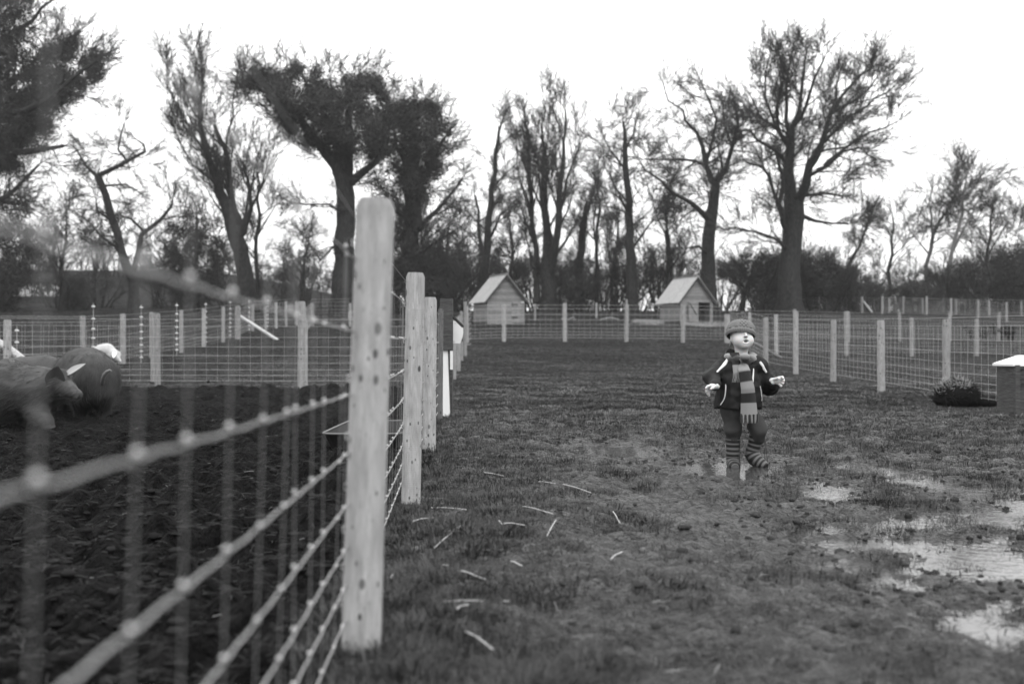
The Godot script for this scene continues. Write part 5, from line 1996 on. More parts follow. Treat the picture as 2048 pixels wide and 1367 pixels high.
func make_animals() -> void:
	var coat := paint(1.0, 0.7, 0.35, true)
	var hair := paint(0.042, 0.6, 0.4)
	# the pig that looks round, body running out of the frame
	var D := 8.75
	var ops := [
		["c", P(-150, 782, D + 0.35), P(10, 780, D + 0.12), 0.255, 0.255, 0.1], ["c", P(10, 780, D + 0.12), P(74, 782, D), 0.25, 0.20, 0.1],
		["c", P(76, 776, D), P(112, 768, D - 0.08), 0.185, 0.125, 0.08], ["c", P(112, 766, D - 0.08), P(136, 778, D - 0.16), 0.10, 0.068, 0.05], ["c", P(134, 777, D - 0.16), P(154, 789, D - 0.21), 0.062, 0.047, 0.04],
		["e", P(112, 786, D - 0.08), Vector3(0.09, 0.07, 0.085), 0.05], ["e", P(121, 758, D - 0.07), Vector3(0.088, 0.082, 0.085), 0.05], ["e", P(155, 790, D - 0.215), Vector3(0.022, 0.044, 0.04), 0.015],
		["c", P(72, 820, D - 0.1), P(92, 842, D - 0.2), 0.10, 0.06, 0.06], ["c", P(92, 842, D - 0.2), P(101, 858, D - 0.22), 0.052, 0.036, 0.03], ["c", P(101, 858, D - 0.22), P(108, 866, D - 0.26), 0.036, 0.034, 0.02],
		["c", P(48, 820, D + 0.25), P(52, 850, D + 0.26), 0.09, 0.05, 0.05], ["c", P(52, 850, D + 0.26), P(54, 862, D + 0.24), 0.042, 0.036, 0.03],
		["c", P(-150, 820, D + 0.2), P(-146, 866, D + 0.1), 0.11, 0.045, 0.06], ["c", P(-130, 820, D + 0.6), P(-126, 862, D + 0.6), 0.11, 0.045, 0.06]]
	var b := net(ops, 0.016, 0.006, 1.0, func(p: Vector3): return grey(clampf(0.030 + 0.012 * n_mid.get_noise_3d(p.x, p.y, p.z) + 0.016 * n_fine.get_noise_3d(p.x * 0.4, p.y * 1.6, p.z), 0.012, 0.08)))
	var pig := thing("pig", "dark bristly pig turning its head with one pale ear raised", "pig", Vector3(P(40, 0, D).x, G(-4.3, D), -D))
	part("body", b, coat, pig)
	part("ear", ear(P(109, 770, D - 0.17), P(115, 732, D - 0.21), 0.16, Vector3(0.25, 0.2, 1)), paint(0.012, 0.8), pig).set_meta("label", "dark ear seen from inside")
	part("ear", ear(P(134, 750, D - 0.10), P(171, 727, D - 0.06), 0.085, Vector3(0.2, 1, 0.6)), paint(0.2, 0.8), pig).set_meta("label", "pale ear pointing sideways")
	var e := MB.new()
	e.ball(P(124, 767, D - 0.178), Vector3(0.013, 0.009, 0.013), 10, 6)
	part("eye", e, mats.black, pig)
	for s in [0.0, 1.0]:
		var nb := MB.new()
		nb.ball(P(158.5, 788.5 + s * 3.0, D - 0.235 + s * 0.02), Vector3(0.007, 0.009, 0.009), 8, 5)
		part("nostril", nb, mats.black, pig)
	part("bristle_coat", bristles(b, 9000, 0.05, Vector3(-1, -0.35, 0.1), 0.0016), hair, pig).set_meta("kind", "stuff")
	# the pig seen from behind
	D = 9.8
	ops = [["c", P(130, 764, D + 0.95), P(170, 752, D + 0.3), 0.24, 0.27, 0.1], ["c", P(170, 752, D + 0.3), P(188, 756, D), 0.27, 0.245, 0.1], ["e", P(198, 775, D - 0.05), Vector3(0.16, 0.2, 0.17), 0.08], ["e", P(168, 778, D - 0.02), Vector3(0.16, 0.2, 0.17), 0.08],
		["c", P(203, 790, D - 0.08), P(209, 822, D - 0.02), 0.125, 0.058, 0.05], ["c", P(209, 822, D - 0.02), P(207, 846, D - 0.06), 0.05, 0.04, 0.03],
		["c", P(164, 792, D - 0.02), P(160, 822, D + 0.02), 0.125, 0.06, 0.05], ["c", P(160, 822, D + 0.02), P(158, 846, D), 0.05, 0.04, 0.03],
		["c", P(128, 800, D + 0.9), P(128, 838, D + 0.9), 0.09, 0.04, 0.04], ["c", P(104, 800, D + 1.0), P(104, 838, D + 1.0), 0.09, 0.04, 0.04], ["c", P(118, 770, D + 1.1), P(108, 790, D + 1.5), 0.17, 0.09, 0.06]]
	b = net(ops, 0.018, 0.006, 1.0, func(p: Vector3): return grey(clampf(0.018 + 0.008 * n_mid.get_noise_3d(p.x, p.y, p.z) + 0.008 * n_fine.get_noise_3d(p.x * 1.4, p.y * 0.4, p.z), 0.008, 0.05)))
	pig = thing("pig", "dark pig seen from behind with a curled tail", "pig", Vector3(P(185, 0, D).x, G(-4.0, D), -D))
	part("body", b, coat, pig)
	var tl := MB.new()
	tl.tube([P(204, 768, D - 0.2), P(205, 758, D - 0.25), P(208, 749, D - 0.28), P(213, 743, D - 0.29), P(219, 740, D - 0.29), P(223, 742, D - 0.28)], [0.016, 0.018, 0.018, 0.016, 0.013, 0.007], 8)
	part("tail", tl, paint(0.09, 0.8), pig)
	part("bristle_coat", bristles(b, 6000, 0.05, Vector3(0.1, -1, 0.5), 0.0016), paint(0.025, 0.6, 0.4), pig).set_meta("kind", "stuff")
	# the third, only its back showing
	D = 11.6
	ops = [["c", P(20, 752, D + 0.3), P(90, 750, D), 0.22, 0.235, 0.1], ["c", P(88, 760, D), P(92, 812, D), 0.10, 0.045, 0.05], ["c", P(24, 760, D + 0.3), P(24, 812, D + 0.3), 0.10, 0.045, 0.05], ["c", P(96, 752, D), P(120, 770, D - 0.1), 0.13, 0.06, 0.06], ["c", P(70, 765, D + 0.25), P(74, 806, D + 0.25), 0.09, 0.045, 0.05], ["c", P(36, 765, D), P(34, 812, D), 0.09, 0.045, 0.05]]
	b = net(ops, 0.022, 0.006, 1.0, func(p: Vector3): return grey(0.03 + 0.01 * n_mid.get_noise_3d(p.x, p.y, p.z)))
	pig = thing("pig", "pig mostly hidden, its arched back showing between two others", "pig", Vector3(P(60, 0, D).x, G(-5.5, D), -D))
	part("body", b, coat, pig)
	part("bristle_coat", bristles(b, 1800, 0.06, Vector3(1, -0.5, 0.2), 0.0018), hair, pig).set_meta("kind", "stuff")
	# white piglet rooting beyond the pen
	D = 18.2
	ops = [["c", P(201, 702, D), P(214, 700, D), 0.125, 0.12, 0.05], ["c", P(214, 701, D), P(228, 708, D - 0.05), 0.115, 0.085, 0.05], ["c", P(228, 708, D - 0.05), P(235, 717, D - 0.1), 0.08, 0.045, 0.03], ["c", P(235, 717, D - 0.1), P(240, 722, D - 0.12), 0.036, 0.026, 0.02],
		["c", P(220, 712, D - 0.08), P(222, 736, D - 0.08), 0.05, 0.026, 0.03], ["c", P(218, 712, D + 0.08), P(216, 736, D + 0.08), 0.05, 0.026, 0.03], ["c", P(198, 710, D - 0.08), P(197, 736, D - 0.08), 0.055, 0.026, 0.03], ["c", P(199, 710, D + 0.08), P(202, 736, D + 0.08), 0.055, 0.026, 0.03]]
	b = net(ops, 0.014, 0.004, 1.5)
	pig = thing("piglet", "white piglet rooting with its head down beyond the dark pigs", "pig", P(212, 736, D))
	part("body", b, paint(0.3, 0.85), pig)
	part("ear", ear(P(229, 704, D - 0.12), P(226, 716, D - 0.2), 0.08, Vector3(0.3, 0.2, 1)), paint(0.55, 0.85), pig)
	part("ear", ear(P(234, 704, D + 0.02), P(240, 712, D - 0.02), 0.08, Vector3(0.3, 0.2, 1)), paint(0.55, 0.85), pig)
	# dark sheep in the far paddock
	for s in [[1956, 668, 38.0, 1, "dark sheep lying down in the far paddock"], [2008, 671, 37.0, 0, "dark sheep standing and grazing in the far paddock"]]:
		D = s[2]
		var x: float = (s[0] - CX) * D / F
		var g := G(x, D)
		var low: float = 0.16 if s[3] == 1 else 0.0
		var o := Vector3(x, g - low, -D)
		ops = [["c", o + Vector3(-0.22, 0.42, 0), o + Vector3(0.22, 0.43, 0.05), 0.19, 0.19, 0.08], ["c", o + Vector3(-0.3, 0.5, 0), o + Vector3(-0.42, 0.62, 0.02), 0.11, 0.075, 0.06], ["c", o + Vector3(-0.42, 0.63, 0.02), o + Vector3(-0.53, 0.56, 0.04), 0.07, 0.04, 0.03], ["c", o + Vector3(0.3, 0.5, 0), o + Vector3(0.42, 0.4, 0), 0.05, 0.03, 0.03]]
		for q in [[-0.2, -0.1], [-0.16, 0.12], [0.22, -0.08], [0.26, 0.14]]:
			ops.append(["c", o + Vector3(q[0], 0.32, q[1]), o + Vector3(q[0], low + 0.02, q[1]), 0.07, 0.035, 0.04])
		b = net(ops, 0.022, 0.02, 2.0)
		var sh := thing("sheep", s[4], "sheep", Vector3(x, g, -D))
		part("body", b, paint(0.012, 0.95, 0.2), sh)
		for z in [-0.06, 0.08]:
			part("ear", ear(o + Vector3(-0.4, 0.66, z * 0.6), o + Vector3(-0.36, 0.68, z * 2.2), 0.05, Vector3(0, 1, 0.3)), paint(0.022, 0.95), sh)


# ------------------------------------------------------------------ the child
const KP := 0.00321
func L(px: float, py: float, z := 0.0) -> Vector3:
	return Vector3((px - 1488.0) * KP, (935.0 - py) * KP, z)

func front_z(ops: Array, x: float, y: float) -> float:
	var z := 0.35
	while z > -0.2:
		if field_at(ops, Vector3(x, y, z)) < 0.0:
			return z
		z -= 0.004
	return 0.0

func hug(ops: Array, px: Array, lift: float) -> Array:
	var out := []
	var rows := []
	for i in px.size() - 1:
		for k in 6:
			var t := k / 6.0
			var q := L(lerpf(px[i][0], px[i + 1][0], t), lerpf(px[i][1], px[i + 1][1], t))
			out.append(Vector3(q.x, q.y, front_z(ops, q.x, q.y) + lift))
	var e := L(px[px.size() - 1][0], px[px.size() - 1][1])
	out.append(Vector3(e.x, e.y, front_z(ops, e.x, e.y) + lift))
	for pas in 5:
		rows = out.duplicate()
		for i in range(1, out.size() - 1):
			out[i] = (rows[i - 1] + rows[i] * 2.0 + rows[i + 1]) / 4.0
	return out

func band(path: Array, widths: Array, thick: float, bands: Array, light: Color, dark: Color) -> MB:
	# a woven strip: path is the centre line, bands the pixel heights where the stripe changes
	var pts := []
	var half := []
	var cols := []
	for i in path.size() - 1:
		for k in 14:
			var t := k / 14.0
			pts.append((path[i] as Vector3).lerp(path[i + 1], t))
			half.append(lerpf(widths[i], widths[i + 1], t) * 0.5)
	pts.append(path[path.size() - 1])
	half.append(widths[widths.size() - 1] * 0.5)
	var b := MB.new()
	var across := 10
	for s in 2:
		var base := b.v.size()
		for i in pts.size():
			var p: Vector3 = pts[i]
			var py := 935.0 - p.y / KP
			var c := light
			for q in bands.size():
				if py > bands[q]:
					c = dark if q % 2 == 0 else light
			b.col = c
			var w: Vector3 = (pts[mini(i + 1, pts.size() - 1)] - pts[maxi(i - 1, 0)]).normalized()
			var side := w.cross(Vector3(0, 0, 1)).normalized()
			if side.x < 0:
				side = -side
			var out := side.cross(w).normalized()
			if out.z < 0:
				out = -out
			for j in across + 1:
				var u := float(j) / across * 2.0 - 1.0
				var bulge := sqrt(maxf(0.0, 1.0 - u * u * u * u)) * thick
				var rib := 0.0008 * sin(i * 2.2) + 0.0008 * sin(j * 3.0 + i * 0.4)
				b.vert(p + side * u * half[i] + out * ((bulge + rib) if s == 0 else -bulge * 0.4), (out * (1.0 if s == 0 else -1.0) + side * u * 0.7).normalized(), Vector2(u, i * 0.1))
		for i in pts.size() - 1:
			for j in across:
				var k := base + i * (across + 1) + j
				var n := k + across + 1
				if s == 0:
					b.ix.append_array(PackedInt32Array([k, k + 1, n, k + 1, n + 1, n]))
				else:
					b.ix.append_array(PackedInt32Array([k, n, k + 1, k + 1, n, n + 1]))
	return b

func boot(path: Array, rad: Array, light: Color, dark: Color) -> MB:
	var pts := []
	var rr := []
	var cols := []
	var run := 0.0
	for i in path.size() - 1:
		var n := maxi(2, int((path[i] as Vector3).distance_to(path[i + 1]) / 0.0035))
		for k in n:
			var t := float(k) / n
			var p: Vector3 = (path[i] as Vector3).lerp(path[i + 1], t)
			if pts.size():
				run += p.distance_to(pts[pts.size() - 1])
			pts.append(p)
			rr.append(lerpf(rad[i], rad[i + 1], t))
			cols.append(dark if fmod(run, 0.0300) < 0.0165 or run < 0.022 else light)
	for pas in 10:
		var o := pts.duplicate()
		var q := rr.duplicate()
		for i in range(1, pts.size() - 1):
			pts[i] = (o[i - 1] + o[i] * 2.0 + o[i + 1]) / 4.0
			rr[i] = (q[i - 1] + q[i] * 2.0 + q[i + 1]) / 4.0
	var b := MB.new()
	b.tube(pts, rr, 18, true, 1.0, 0.92, Vector3.RIGHT, cols)
	return b

func make_child() -> void:
	var at := Vector3((1488.0 - CX) * 6.39 / F, -0.03, -6.39)
	var T := Transform3D(Basis(), at)
	var o := thing("person", "small child in bobble hat, striped scarf and striped boots standing in the puddle", "person", at)
	# body: head, neck, trunk, arms with hands, legs, in one surface
	var tilt := Basis(Vector3.RIGHT, -0.30)
	var body := [
		["e", Vector3(-0.015, 0.852, -0.012), Vector3(0.070, 0.084, 0.082), 0.02, tilt], ["e", Vector3(-0.010, 0.806, 0.036), Vector3(0.056, 0.044, 0.048), 0.03, tilt],
		["e", Vector3(-0.041, 0.818, 0.044), Vector3(0.026, 0.027, 0.025), 0.02], ["e", Vector3(0.024, 0.818, 0.044), Vector3(0.026, 0.027, 0.025), 0.02],
		["e", Vector3(-0.008, 0.783, 0.058), Vector3(0.022, 0.015, 0.020), 0.018], ["c", Vector3(-0.007, 0.868, 0.073), Vector3(-0.006, 0.846, 0.091), 0.006, 0.0072, 0.012], ["e", Vector3(-0.014, 0.8435, 0.087), Vector3(0.006, 0.0055, 0.006), 0.006], ["e", Vector3(0.002, 0.8435, 0.087), Vector3(0.006, 0.0055, 0.006), 0.006],
		["c", Vector3(-0.020, 0.8195, 0.079), Vector3(0.009, 0.8195, 0.079), 0.005, 0.005, 0.006], ["c", Vector3(-0.018, 0.800, 0.079), Vector3(0.008, 0.800, 0.079), 0.006, 0.006, 0.006], ["-e", Vector3(-0.005, 0.811, 0.086), Vector3(0.016, 0.0095, 0.018), 0.003],
		["e", Vector3(-0.081, 0.822, -0.004), Vector3(0.006, 0.014, 0.009), 0.008], ["e", Vector3(0.055, 0.812, -0.004), Vector3(0.006, 0.014, 0.009), 0.008],
		["c", Vector3(-0.02, 0.68, -0.02), Vector3(-0.012, 0.79, 0.0), 0.042, 0.042, 0.02], ["c", Vector3(-0.03, 0.42, 0), Vector3(-0.025, 0.62, 0), 0.085, 0.08, 0.05], ["c", Vector3(-0.12, 0.645, 0), Vector3(0.08, 0.65, 0), 0.035, 0.035, 0.04],
		["c", Vector3(-0.135, 0.645, 0), Vector3(-0.215, 0.58, 0.01), 0.032, 0.028, 0.02], ["c", Vector3(-0.215, 0.58, 0.01), Vector3(-0.203, 0.53, 0.12), 0.027, 0.019, 0.02],
		["c", Vector3(0.10, 0.645, 0), Vector3(0.163, 0.52, -0.01), 0.032, 0.028, 0.02], ["c", Vector3(0.163, 0.52, -0.01), Vector3(0.160, 0.552, 0.105), 0.027, 0.019, 0.02],
		["c", Vector3(-0.075, 0.38, 0), Vector3(-0.068, 0.2, 0.0), 0.055, 0.035, 0.03], ["c", Vector3(-0.068, 0.2, 0), Vector3(-0.073, 0.03, 0), 0.033, 0.025, 0.02],
		["c", Vector3(0.02, 0.38, 0), Vector3(0.09, 0.22, 0.03), 0.055, 0.036, 0.03], ["c", Vector3(0.09, 0.22, 0.03), Vector3(0.055, 0.08, 0.0), 0.033, 0.025, 0.02]]
	var skin := paint(0.40, 0.6, 0.3)
	skin.subsurf_scatter_enabled = true
	skin.subsurf_scatter_strength = 0.12
	var bm := net(body, 0.006)
	# hands with their own finer grid
	var hl := [["c", L(1427, 771, 0.115), L(1415, 771, 0.135), 0.017, 0.019, 0.008], ["e", L(1416, 772, 0.137), Vector3(0.022, 0.011, 0.022), 0.008]]
	for f in [[[1412, 768.5, 0.15], [1406, 770, 0.162], [1402, 773.5, 0.166]], [[1410, 770, 0.143], [1404.5, 774.5, 0.15], [1403.5, 780, 0.15]], [[1410.5, 773, 0.132], [1406.5, 780, 0.134], [1407.5, 786, 0.134]], [[1413, 774, 0.122], [1410, 782, 0.122], [1411, 789, 0.122]], [[1420, 770, 0.153], [1415, 773.5, 0.168], [1411, 775, 0.172]]]:
		for k in 2:
			hl.append(["c", L(f[k][0], f[k][1], f[k][2]), L(f[k + 1][0], f[k + 1][1], f[k + 1][2]), 0.0085 - 0.001 * k, 0.0078 - 0.001 * k, 0.004])
	var hr := [["c", L(1536, 760, 0.10), L(1545, 759, 0.118), 0.018, 0.019, 0.008], ["e", L(1545, 760, 0.12), Vector3(0.021, 0.022, 0.012), 0.008]]
	for f in [[[1548, 753.5, 0.13], [1553, 752.5, 0.142], [1553.5, 754.5, 0.156]], [[1550, 757.5, 0.125], [1555.5, 758, 0.138], [1554.5, 759.5, 0.153]], [[1550, 762, 0.122], [1555, 763.5, 0.134], [1553, 764.5, 0.149]], [[1548, 766, 0.120], [1551.5, 769, 0.131], [1550, 770, 0.144]], [[1539, 757, 0.128], [1543.5, 754.5, 0.148], [1546, 755.5, 0.160]]]:
		for k in 2:
			hr.append(["c", L(f[k][0], f[k][1], f[k][2]), L(f[k + 1][0], f[k + 1][1], f[k + 1][2]), 0.0088 - 0.001 * k, 0.008 - 0.001 * k, 0.004])
	for h in [hl, hr]:
		var hm := net(h, 0.003)
		var s := bm.v.size()
		bm.v.append_array(hm.v); bm.n.append_array(hm.n); bm.c.append_array(hm.c); bm.uv.append_array(hm.uv)
		for i in hm.ix:
			bm.ix.append(i + s)
	part("body", place_local(bm, T), skin, o)
	var mo := MB.new()
	mo.ball(T * Vector3(-0.005, 0.811, 0.070), Vector3(0.016, 0.009, 0.008), 10, 6)
	part("open_mouth", mo, paint(0.03, 0.6), o)
	for s in [-0.0125, 0.0005]:
		var nb := MB.new()
		nb.ball(T * Vector3(s, 0.8395, 0.0905), Vector3(0.0038, 0.0026, 0.003), 8, 5)
		part("nostril", nb, paint(0.03, 0.7), o)
	var hairm := MB.new()
	for s in [[-0.082, 0.80, -1.0], [0.060, 0.79, 1.0]]:
		for k in 3:
			var p := Vector3(s[0] + s[2] * rnd(-0.006, 0.008), s[1] + rnd(0.0, 0.03), rnd(-0.03, 0.012))
			hairm.tube([T * p, T * (p + Vector3(s[2] * 0.006, -0.016, 0.002)), T * (p + Vector3(s[2] * rnd(0.002, 0.016), -rnd(0.022, 0.04), rnd(-0.004, 0.01)))], [0.0016, 0.0014, 0.0008], 4, false)
	part("hair", hairm, paint(0.16, 0.6), o)
	# jacket
	var jk := [["c", Vector3(-0.036, 0.38, 0), Vector3(-0.032, 0.50, 0.004), 0.122, 0.116, 0.04], ["c", Vector3(-0.032, 0.50, 0.004), Vector3(-0.025, 0.61, 0), 0.116, 0.106, 0.04], ["c", Vector3(-0.10, 0.38, 0), Vector3(-0.09, 0.56, 0), 0.082, 0.078, 0.05], ["c", Vector3(0.03, 0.38, 0), Vector3(0.035, 0.56, 0), 0.082, 0.078, 0.05],
		["c", Vector3(-0.125, 0.645, -0.01), Vector3(0.085, 0.65, -0.01), 0.052, 0.052, 0.04], ["c", Vector3(-0.105, 0.695, -0.02), Vector3(-0.085, 0.735, -0.01), 0.036, 0.028, 0.03], ["c", Vector3(0.07, 0.675, 0.02), Vector3(0.095, 0.70, -0.02), 0.042, 0.036, 0.03], ["e", Vector3(-0.01, 0.70, -0.075), Vector3(0.10, 0.06, 0.05), 0.04],
		["c", Vector3(-0.14, 0.642, -0.005), Vector3(-0.212, 0.582, 0.012), 0.054, 0.050, 0.03], ["c", Vector3(-0.212, 0.580, 0.012), Vector3(-0.200, 0.535, 0.100), 0.050, 0.036, 0.02],
		["c", Vector3(0.10, 0.642, -0.005), Vector3(0.158, 0.525, -0.01), 0.056, 0.054, 0.03], ["c", Vector3(0.158, 0.522, -0.01), Vector3(0.156, 0.548, 0.085), 0.052, 0.036, 0.02], ["y", 0.383]]
	var jm := paint(1.0, 0.75, 0.25, true)
	var panel := func(p: Vector3):
		var c := 0.010
		if p.x < -0.165 and p.z > -0.2:
			c = 0.020
		if p.x > -0.11 and p.x < 0.10 and p.y < 0.60 and p.y > 0.39 and p.z > 0.0:
			c = 0.013
		return grey(c)
	var jb := net(jk, 0.0075, 0.017, 2.6, panel)
	part("jacket", place_local(jb, T), jm, o)
	var jacket: Node3D = o.get_child(o.get_child_count() - 1)
	var white := paint(0.5, 0.5)
	for s in [[[1454, 717], [1444, 730], [1430, 743]], [[1515, 723], [1521, 733], [1529, 744]]]:
		var b := MB.new()
		var pts := hug(jk, s, 0.007)
		var rr := []
		for i in pts.size():
			rr.append(0.0115 - 0.007 * absf(float(i) / pts.size() - 0.35) * 1.5)
			pts[i] = T * pts[i]
		b.tube(pts, rr, 8, true, 1.0, 0.45, Vector3.RIGHT)
		part("reflective_flash", b, white, jacket)
	for s in [[[1446, 767], [1445, 785], [1443, 797], [1437, 808]], [[1514, 771], [1518, 784], [1519, 800]]]:
		var b := MB.new()
		var pts := hug(jk, s, 0.006)
		var rr := []
		for i in pts.size():
			rr.append(0.0036)
			pts[i] = T * pts[i]
		b.tube(pts, rr, 6)
		part("pocket_piping", b, white, jacket)
	var zb := MB.new()
	var zp := hug(jk, [[1501, 736], [1499, 750], [1496, 764]], 0.008)
	var zr := []
	for i in zp.size():
		zr.append(0.003 + 0.0045 * i / zp.size())
		zp[i] = T * zp[i]
	zb.tube(zp, zr, 8, true, 1.0, 0.5, Vector3.RIGHT)
	part("chest_zip", zb, white, jacket)
	# trousers
	var tk := [["c", Vector3(-0.075, 0.39, 0), Vector3(-0.005, 0.39, 0), 0.085, 0.085, 0.05], ["c", Vector3(-0.076, 0.36, 0), Vector3(-0.070, 0.25, 0.008), 0.066, 0.056, 0.03], ["c", Vector3(-0.070, 0.25, 0.008), Vector3(-0.070, 0.185, 0.004), 0.054, 0.047, 0.02],
		["c", Vector3(0.018, 0.36, 0.0), Vector3(0.082, 0.245, 0.035), 0.068, 0.058, 0.03], ["c", Vector3(0.082, 0.245, 0.035), Vector3(0.086, 0.205, 0.02), 0.056, 0.049, 0.02], ["-e", Vector3(0.004, 0.22, 0.03), Vector3(0.016, 0.09, 0.2), 0.02], ["y", 0.158]]
	var tm := paint(0.030, 0.9, 0.2)
	tm.rim_enabled = true
	tm.rim = 0.15
	part("trousers", place_local(net(tk, 0.007, 0.014, 2.2), T), tm, o)
	# boots
	var bl := grey(0.075)
	var bd := grey(0.010)
	var bt := paint(1.0, 0.65, 0.3, true)
	var b1 := boot([Vector3(-0.070, 0.21, 0.004), Vector3(-0.073, 0.06, 0.0), Vector3(-0.074, 0.028, 0.02), Vector3(-0.076, 0.018, 0.075), Vector3(-0.077, 0.014, 0.098)], [0.046, 0.041, 0.044, 0.036, 0.018], bl, bd)
	part("boot", place_local(b1, T), bt, o)
	var b2 := boot([Vector3(0.080, 0.235, 0.02), Vector3(0.066, 0.15, 0.008), Vector3(0.052, 0.098, 0.0), Vector3(0.068, 0.060, 0.022), Vector3(0.105, 0.030, 0.055), Vector3(0.128, 0.016, 0.078)], [0.046, 0.043, 0.046, 0.043, 0.035, 0.018], bl, bd)
	part("boot", place_local(b2, T), bt, o)
	var so := MB.new()
	so.tube([T * Vector3(0.020, 0.088, -0.004), T * Vector3(0.045, 0.046, 0.01), T * Vector3(0.085, 0.010, 0.045), T * Vector3(0.12, 0.0, 0.08)], [0.018, 0.024, 0.022, 0.012], 10)
	part("boot_sole", so, mats.black, o)
	for s in [[[1527, 872], [1530, 890], [1531, 906], [1533, 922]], [[1526, 874], [1528, 892], [1527, 908], [1529, 924]], [[1477, 880], [1478, 900], [1477, 916], [1479, 930]]]:
		var b := MB.new()
		var pts := []
		for q in s:
			pts.append(T * L(q[0], q[1], 0.03))
		b.tube(pts, [0.0022, 0.0022, 0.0022, 0.0022], 5)
		part("drawcord", b, mats.black, o)
	# scarf
	var sl := grey(0.15)
	var sd := grey(0.013)
	var wool := paint(1.0, 0.95, 0.3, true)
	wool.rim_enabled = true
	wool.rim = 0.4
	var lp := []
	var lr := []
	var lc := []
	for i in 29:
		var a := PI * 0.5 + TAU * i / 28.0 + 0.3
		lp.append(T * Vector3(-0.022 + 0.074 * cos(a), 0.712 - 0.022 * sin(a) + 0.006 * sin(i * 1.7), 0.006 + 0.074 * sin(a)))
		lr.append(0.030 + 0.004 * sin(i * 2.3))
		lc.append(sl if (i / 4) % 2 == 1 else sd.lerp(sl, 0.12))
	var lb := MB.new()
	lb.tube(lp, lr, 14, false, 1.0, 0.8, Vector3.ZERO, lc)
	var scarf := part("scarf", lb, wool, o)
	var t1 := band([L(1466, 706, front_z(jk, L(1466, 706).x, L(1466, 706).y) + 0.03), L(1467, 724, front_z(jk, L(1467, 724).x, L(1467, 724).y) + 0.014), L(1467, 746, front_z(jk, L(1467, 746).x, L(1467, 746).y) + 0.010)], [0.062, 0.056, 0.048], 0.010, [690, 730], sl, sd)
	part("scarf_end", place_local(t1, T), wool, scarf)
	var zc := []
	for q in [[1477, 708, 0.034], [1480, 740, 0.026], [1485, 775, 0.022], [1487, 800, 0.02], [1488, 826, 0.022]]:
		var p := L(q[0], q[1])
		zc.append(Vector3(p.x, p.y, front_z(jk, p.x, p.y) + q[2]))
	zc[4].z = zc[3].z + 0.004
	var t2 := band(zc, [0.056, 0.074, 0.086, 0.098, 0.108], 0.011, [742, 762, 783, 803], sl, sd)
	part("scarf_end", place_local(t2, T), wool, scarf)
	var kn := MB.new()
	kn.col = sl
	kn.ball(T * (L(1481, 712, 0.118)), Vector3(0.032, 0.022, 0.024), 14, 8)
	part("scarf_knot", kn, wool, scarf)
	for k in 9:
		var fb := MB.new()
		var x := lerpf(1472, 1504, k / 8.0)
		fb.col = sl if k % 2 == 1 else sd
		fb.tube([T * L(x, 824, zc[4].z + 0.006), T * L(x + rnd(-1, 1), 832, zc[4].z + 0.010), T * L(x + rnd(-1.5, 1.5), 842, zc[4].z + 0.007)], [0.0045, 0.0062, 0.0035], 7)
		part("fringe_tassel", fb, wool, scarf)
	for k in 10:
		var fb := MB.new()
		var x := lerpf(1459, 1475, k / 9.0)
		var z := front_z(jk, L(1467, 752).x, L(1467, 752).y) + 0.010
		fb.col = sl
		fb.tube([T * L(x, 744, z), T * L(x + rnd(-2, 1), 754, z + 0.004), T * L(x + rnd(-4, 2), 763, z + 0.002)], [0.0024, 0.0024, 0.0014], 5)
		part("fringe_tassel", fb, wool, scarf)
	# hat
	var up := Vector3(0.11, 1.0, -0.36).normalized()
	var hx := (Vector3.RIGHT - up * up.x).normalized()
	var hz := hx.cross(up)
	var hc := Vector3(-0.018, 0.853, -0.006)
	var hb := MB.new()
	var nj := 168
	var rows := 40
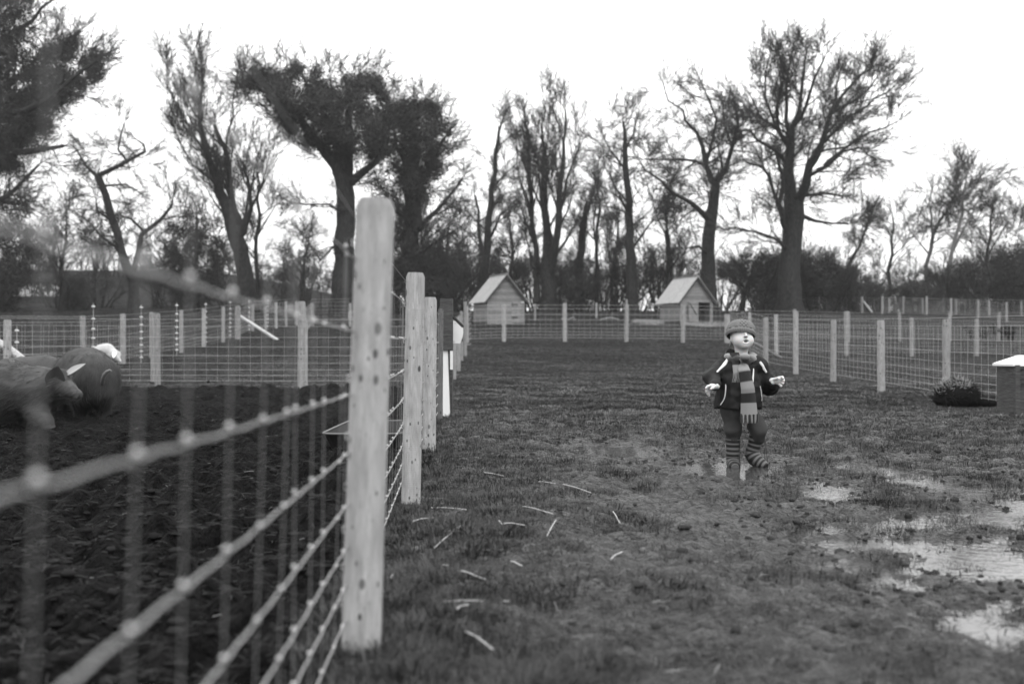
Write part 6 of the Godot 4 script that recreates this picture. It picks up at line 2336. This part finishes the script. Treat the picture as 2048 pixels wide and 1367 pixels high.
	for i in rows + 1:
		var t := float(i) / rows
		for j in nj + 1:
			var a := TAU * j / nj
			var r := 0.0
			var y := 0.0
			var rel := 0.0
			if t < 0.28:
				var u := t / 0.28
				y = -0.012 + 0.034 * u
				r = 0.0885 + 0.007 * sin(PI * u)
				rel = 0.0022 * cos(a * 42.0) * sin(PI * u)
			else:
				var u := (t - 0.28) / 0.72
				y = 0.020 + 0.074 * sin(u * PI * 0.5)
				r = 0.0905 * pow(cos(u * PI * 0.5), 0.62)
				var ph := fposmod(a / TAU * 12.0, 1.0)
				rel = 0.0035 * cos(ph * TAU) * (1.0 - u * 0.7)
				var fa := wrapf(a - PI * 0.5, -PI, PI) * 0.09
				if absf(fa) < 0.024:
					rel = 0.004 * (cos((fa + y * 0.9) * 260.0) * 0.5 + cos((fa - y * 0.9) * 260.0) * 0.5) + 0.001
				rel += 0.0012 * cos(y * 1100.0 + ph * 9.0)
			var p := hx * cos(a) * (r + rel) + hz * sin(a) * (r + rel) * 1.02 + up * y
			hb.vert(T * (hc + p), Vector3.UP, Vector2(a, t))
	for i in rows:
		for j in nj:
			var q := i * (nj + 1) + j
			var t := q + nj + 1
			hb.ix.append_array(PackedInt32Array([q, q + 1, t, q + 1, t + 1, t]))
	for i in rows + 1:
		for j in nj + 1:
			var q := i * (nj + 1) + j
			var pa := hb.v[i * (nj + 1) + (j + 1) % nj]
			var pb := hb.v[i * (nj + 1) + (j + nj - 1) % nj]
			var pc := hb.v[mini(i + 1, rows) * (nj + 1) + j]
			var pd := hb.v[maxi(i - 1, 0) * (nj + 1) + j]
			var nn := (pc - pd).cross(pa - pb)
			var outw := hb.v[q] - T * (hc + up * 0.03)
			if nn.dot(outw) < 0:
				nn = -nn
			hb.n[q] = nn.normalized() if nn.length() > 1e-9 else up
	var knit := paint(0.10, 0.95, 0.2)
	knit.rim_enabled = true
	knit.rim = 0.4
	var hat := part("bobble_hat", hb, knit, o)
	var pm := MB.new()
	var pc2 := hc + up * 0.117 + Vector3(0, 0, 0.006)
	pm.ball(T * pc2, Vector3(0.026, 0.024, 0.026), 14, 9)
	for k in 420:
		var w := rvec()
		pm.tube([T * (pc2 + w * 0.018), T * (pc2 + w * 0.027 + rvec() * 0.003), T * (pc2 + w * rnd(0.032, 0.041) + rvec() * 0.004)], [0.0022, 0.002, 0.0012], 4, false)
	part("bobble", pm, paint(0.17, 0.95, 0.2), hat)
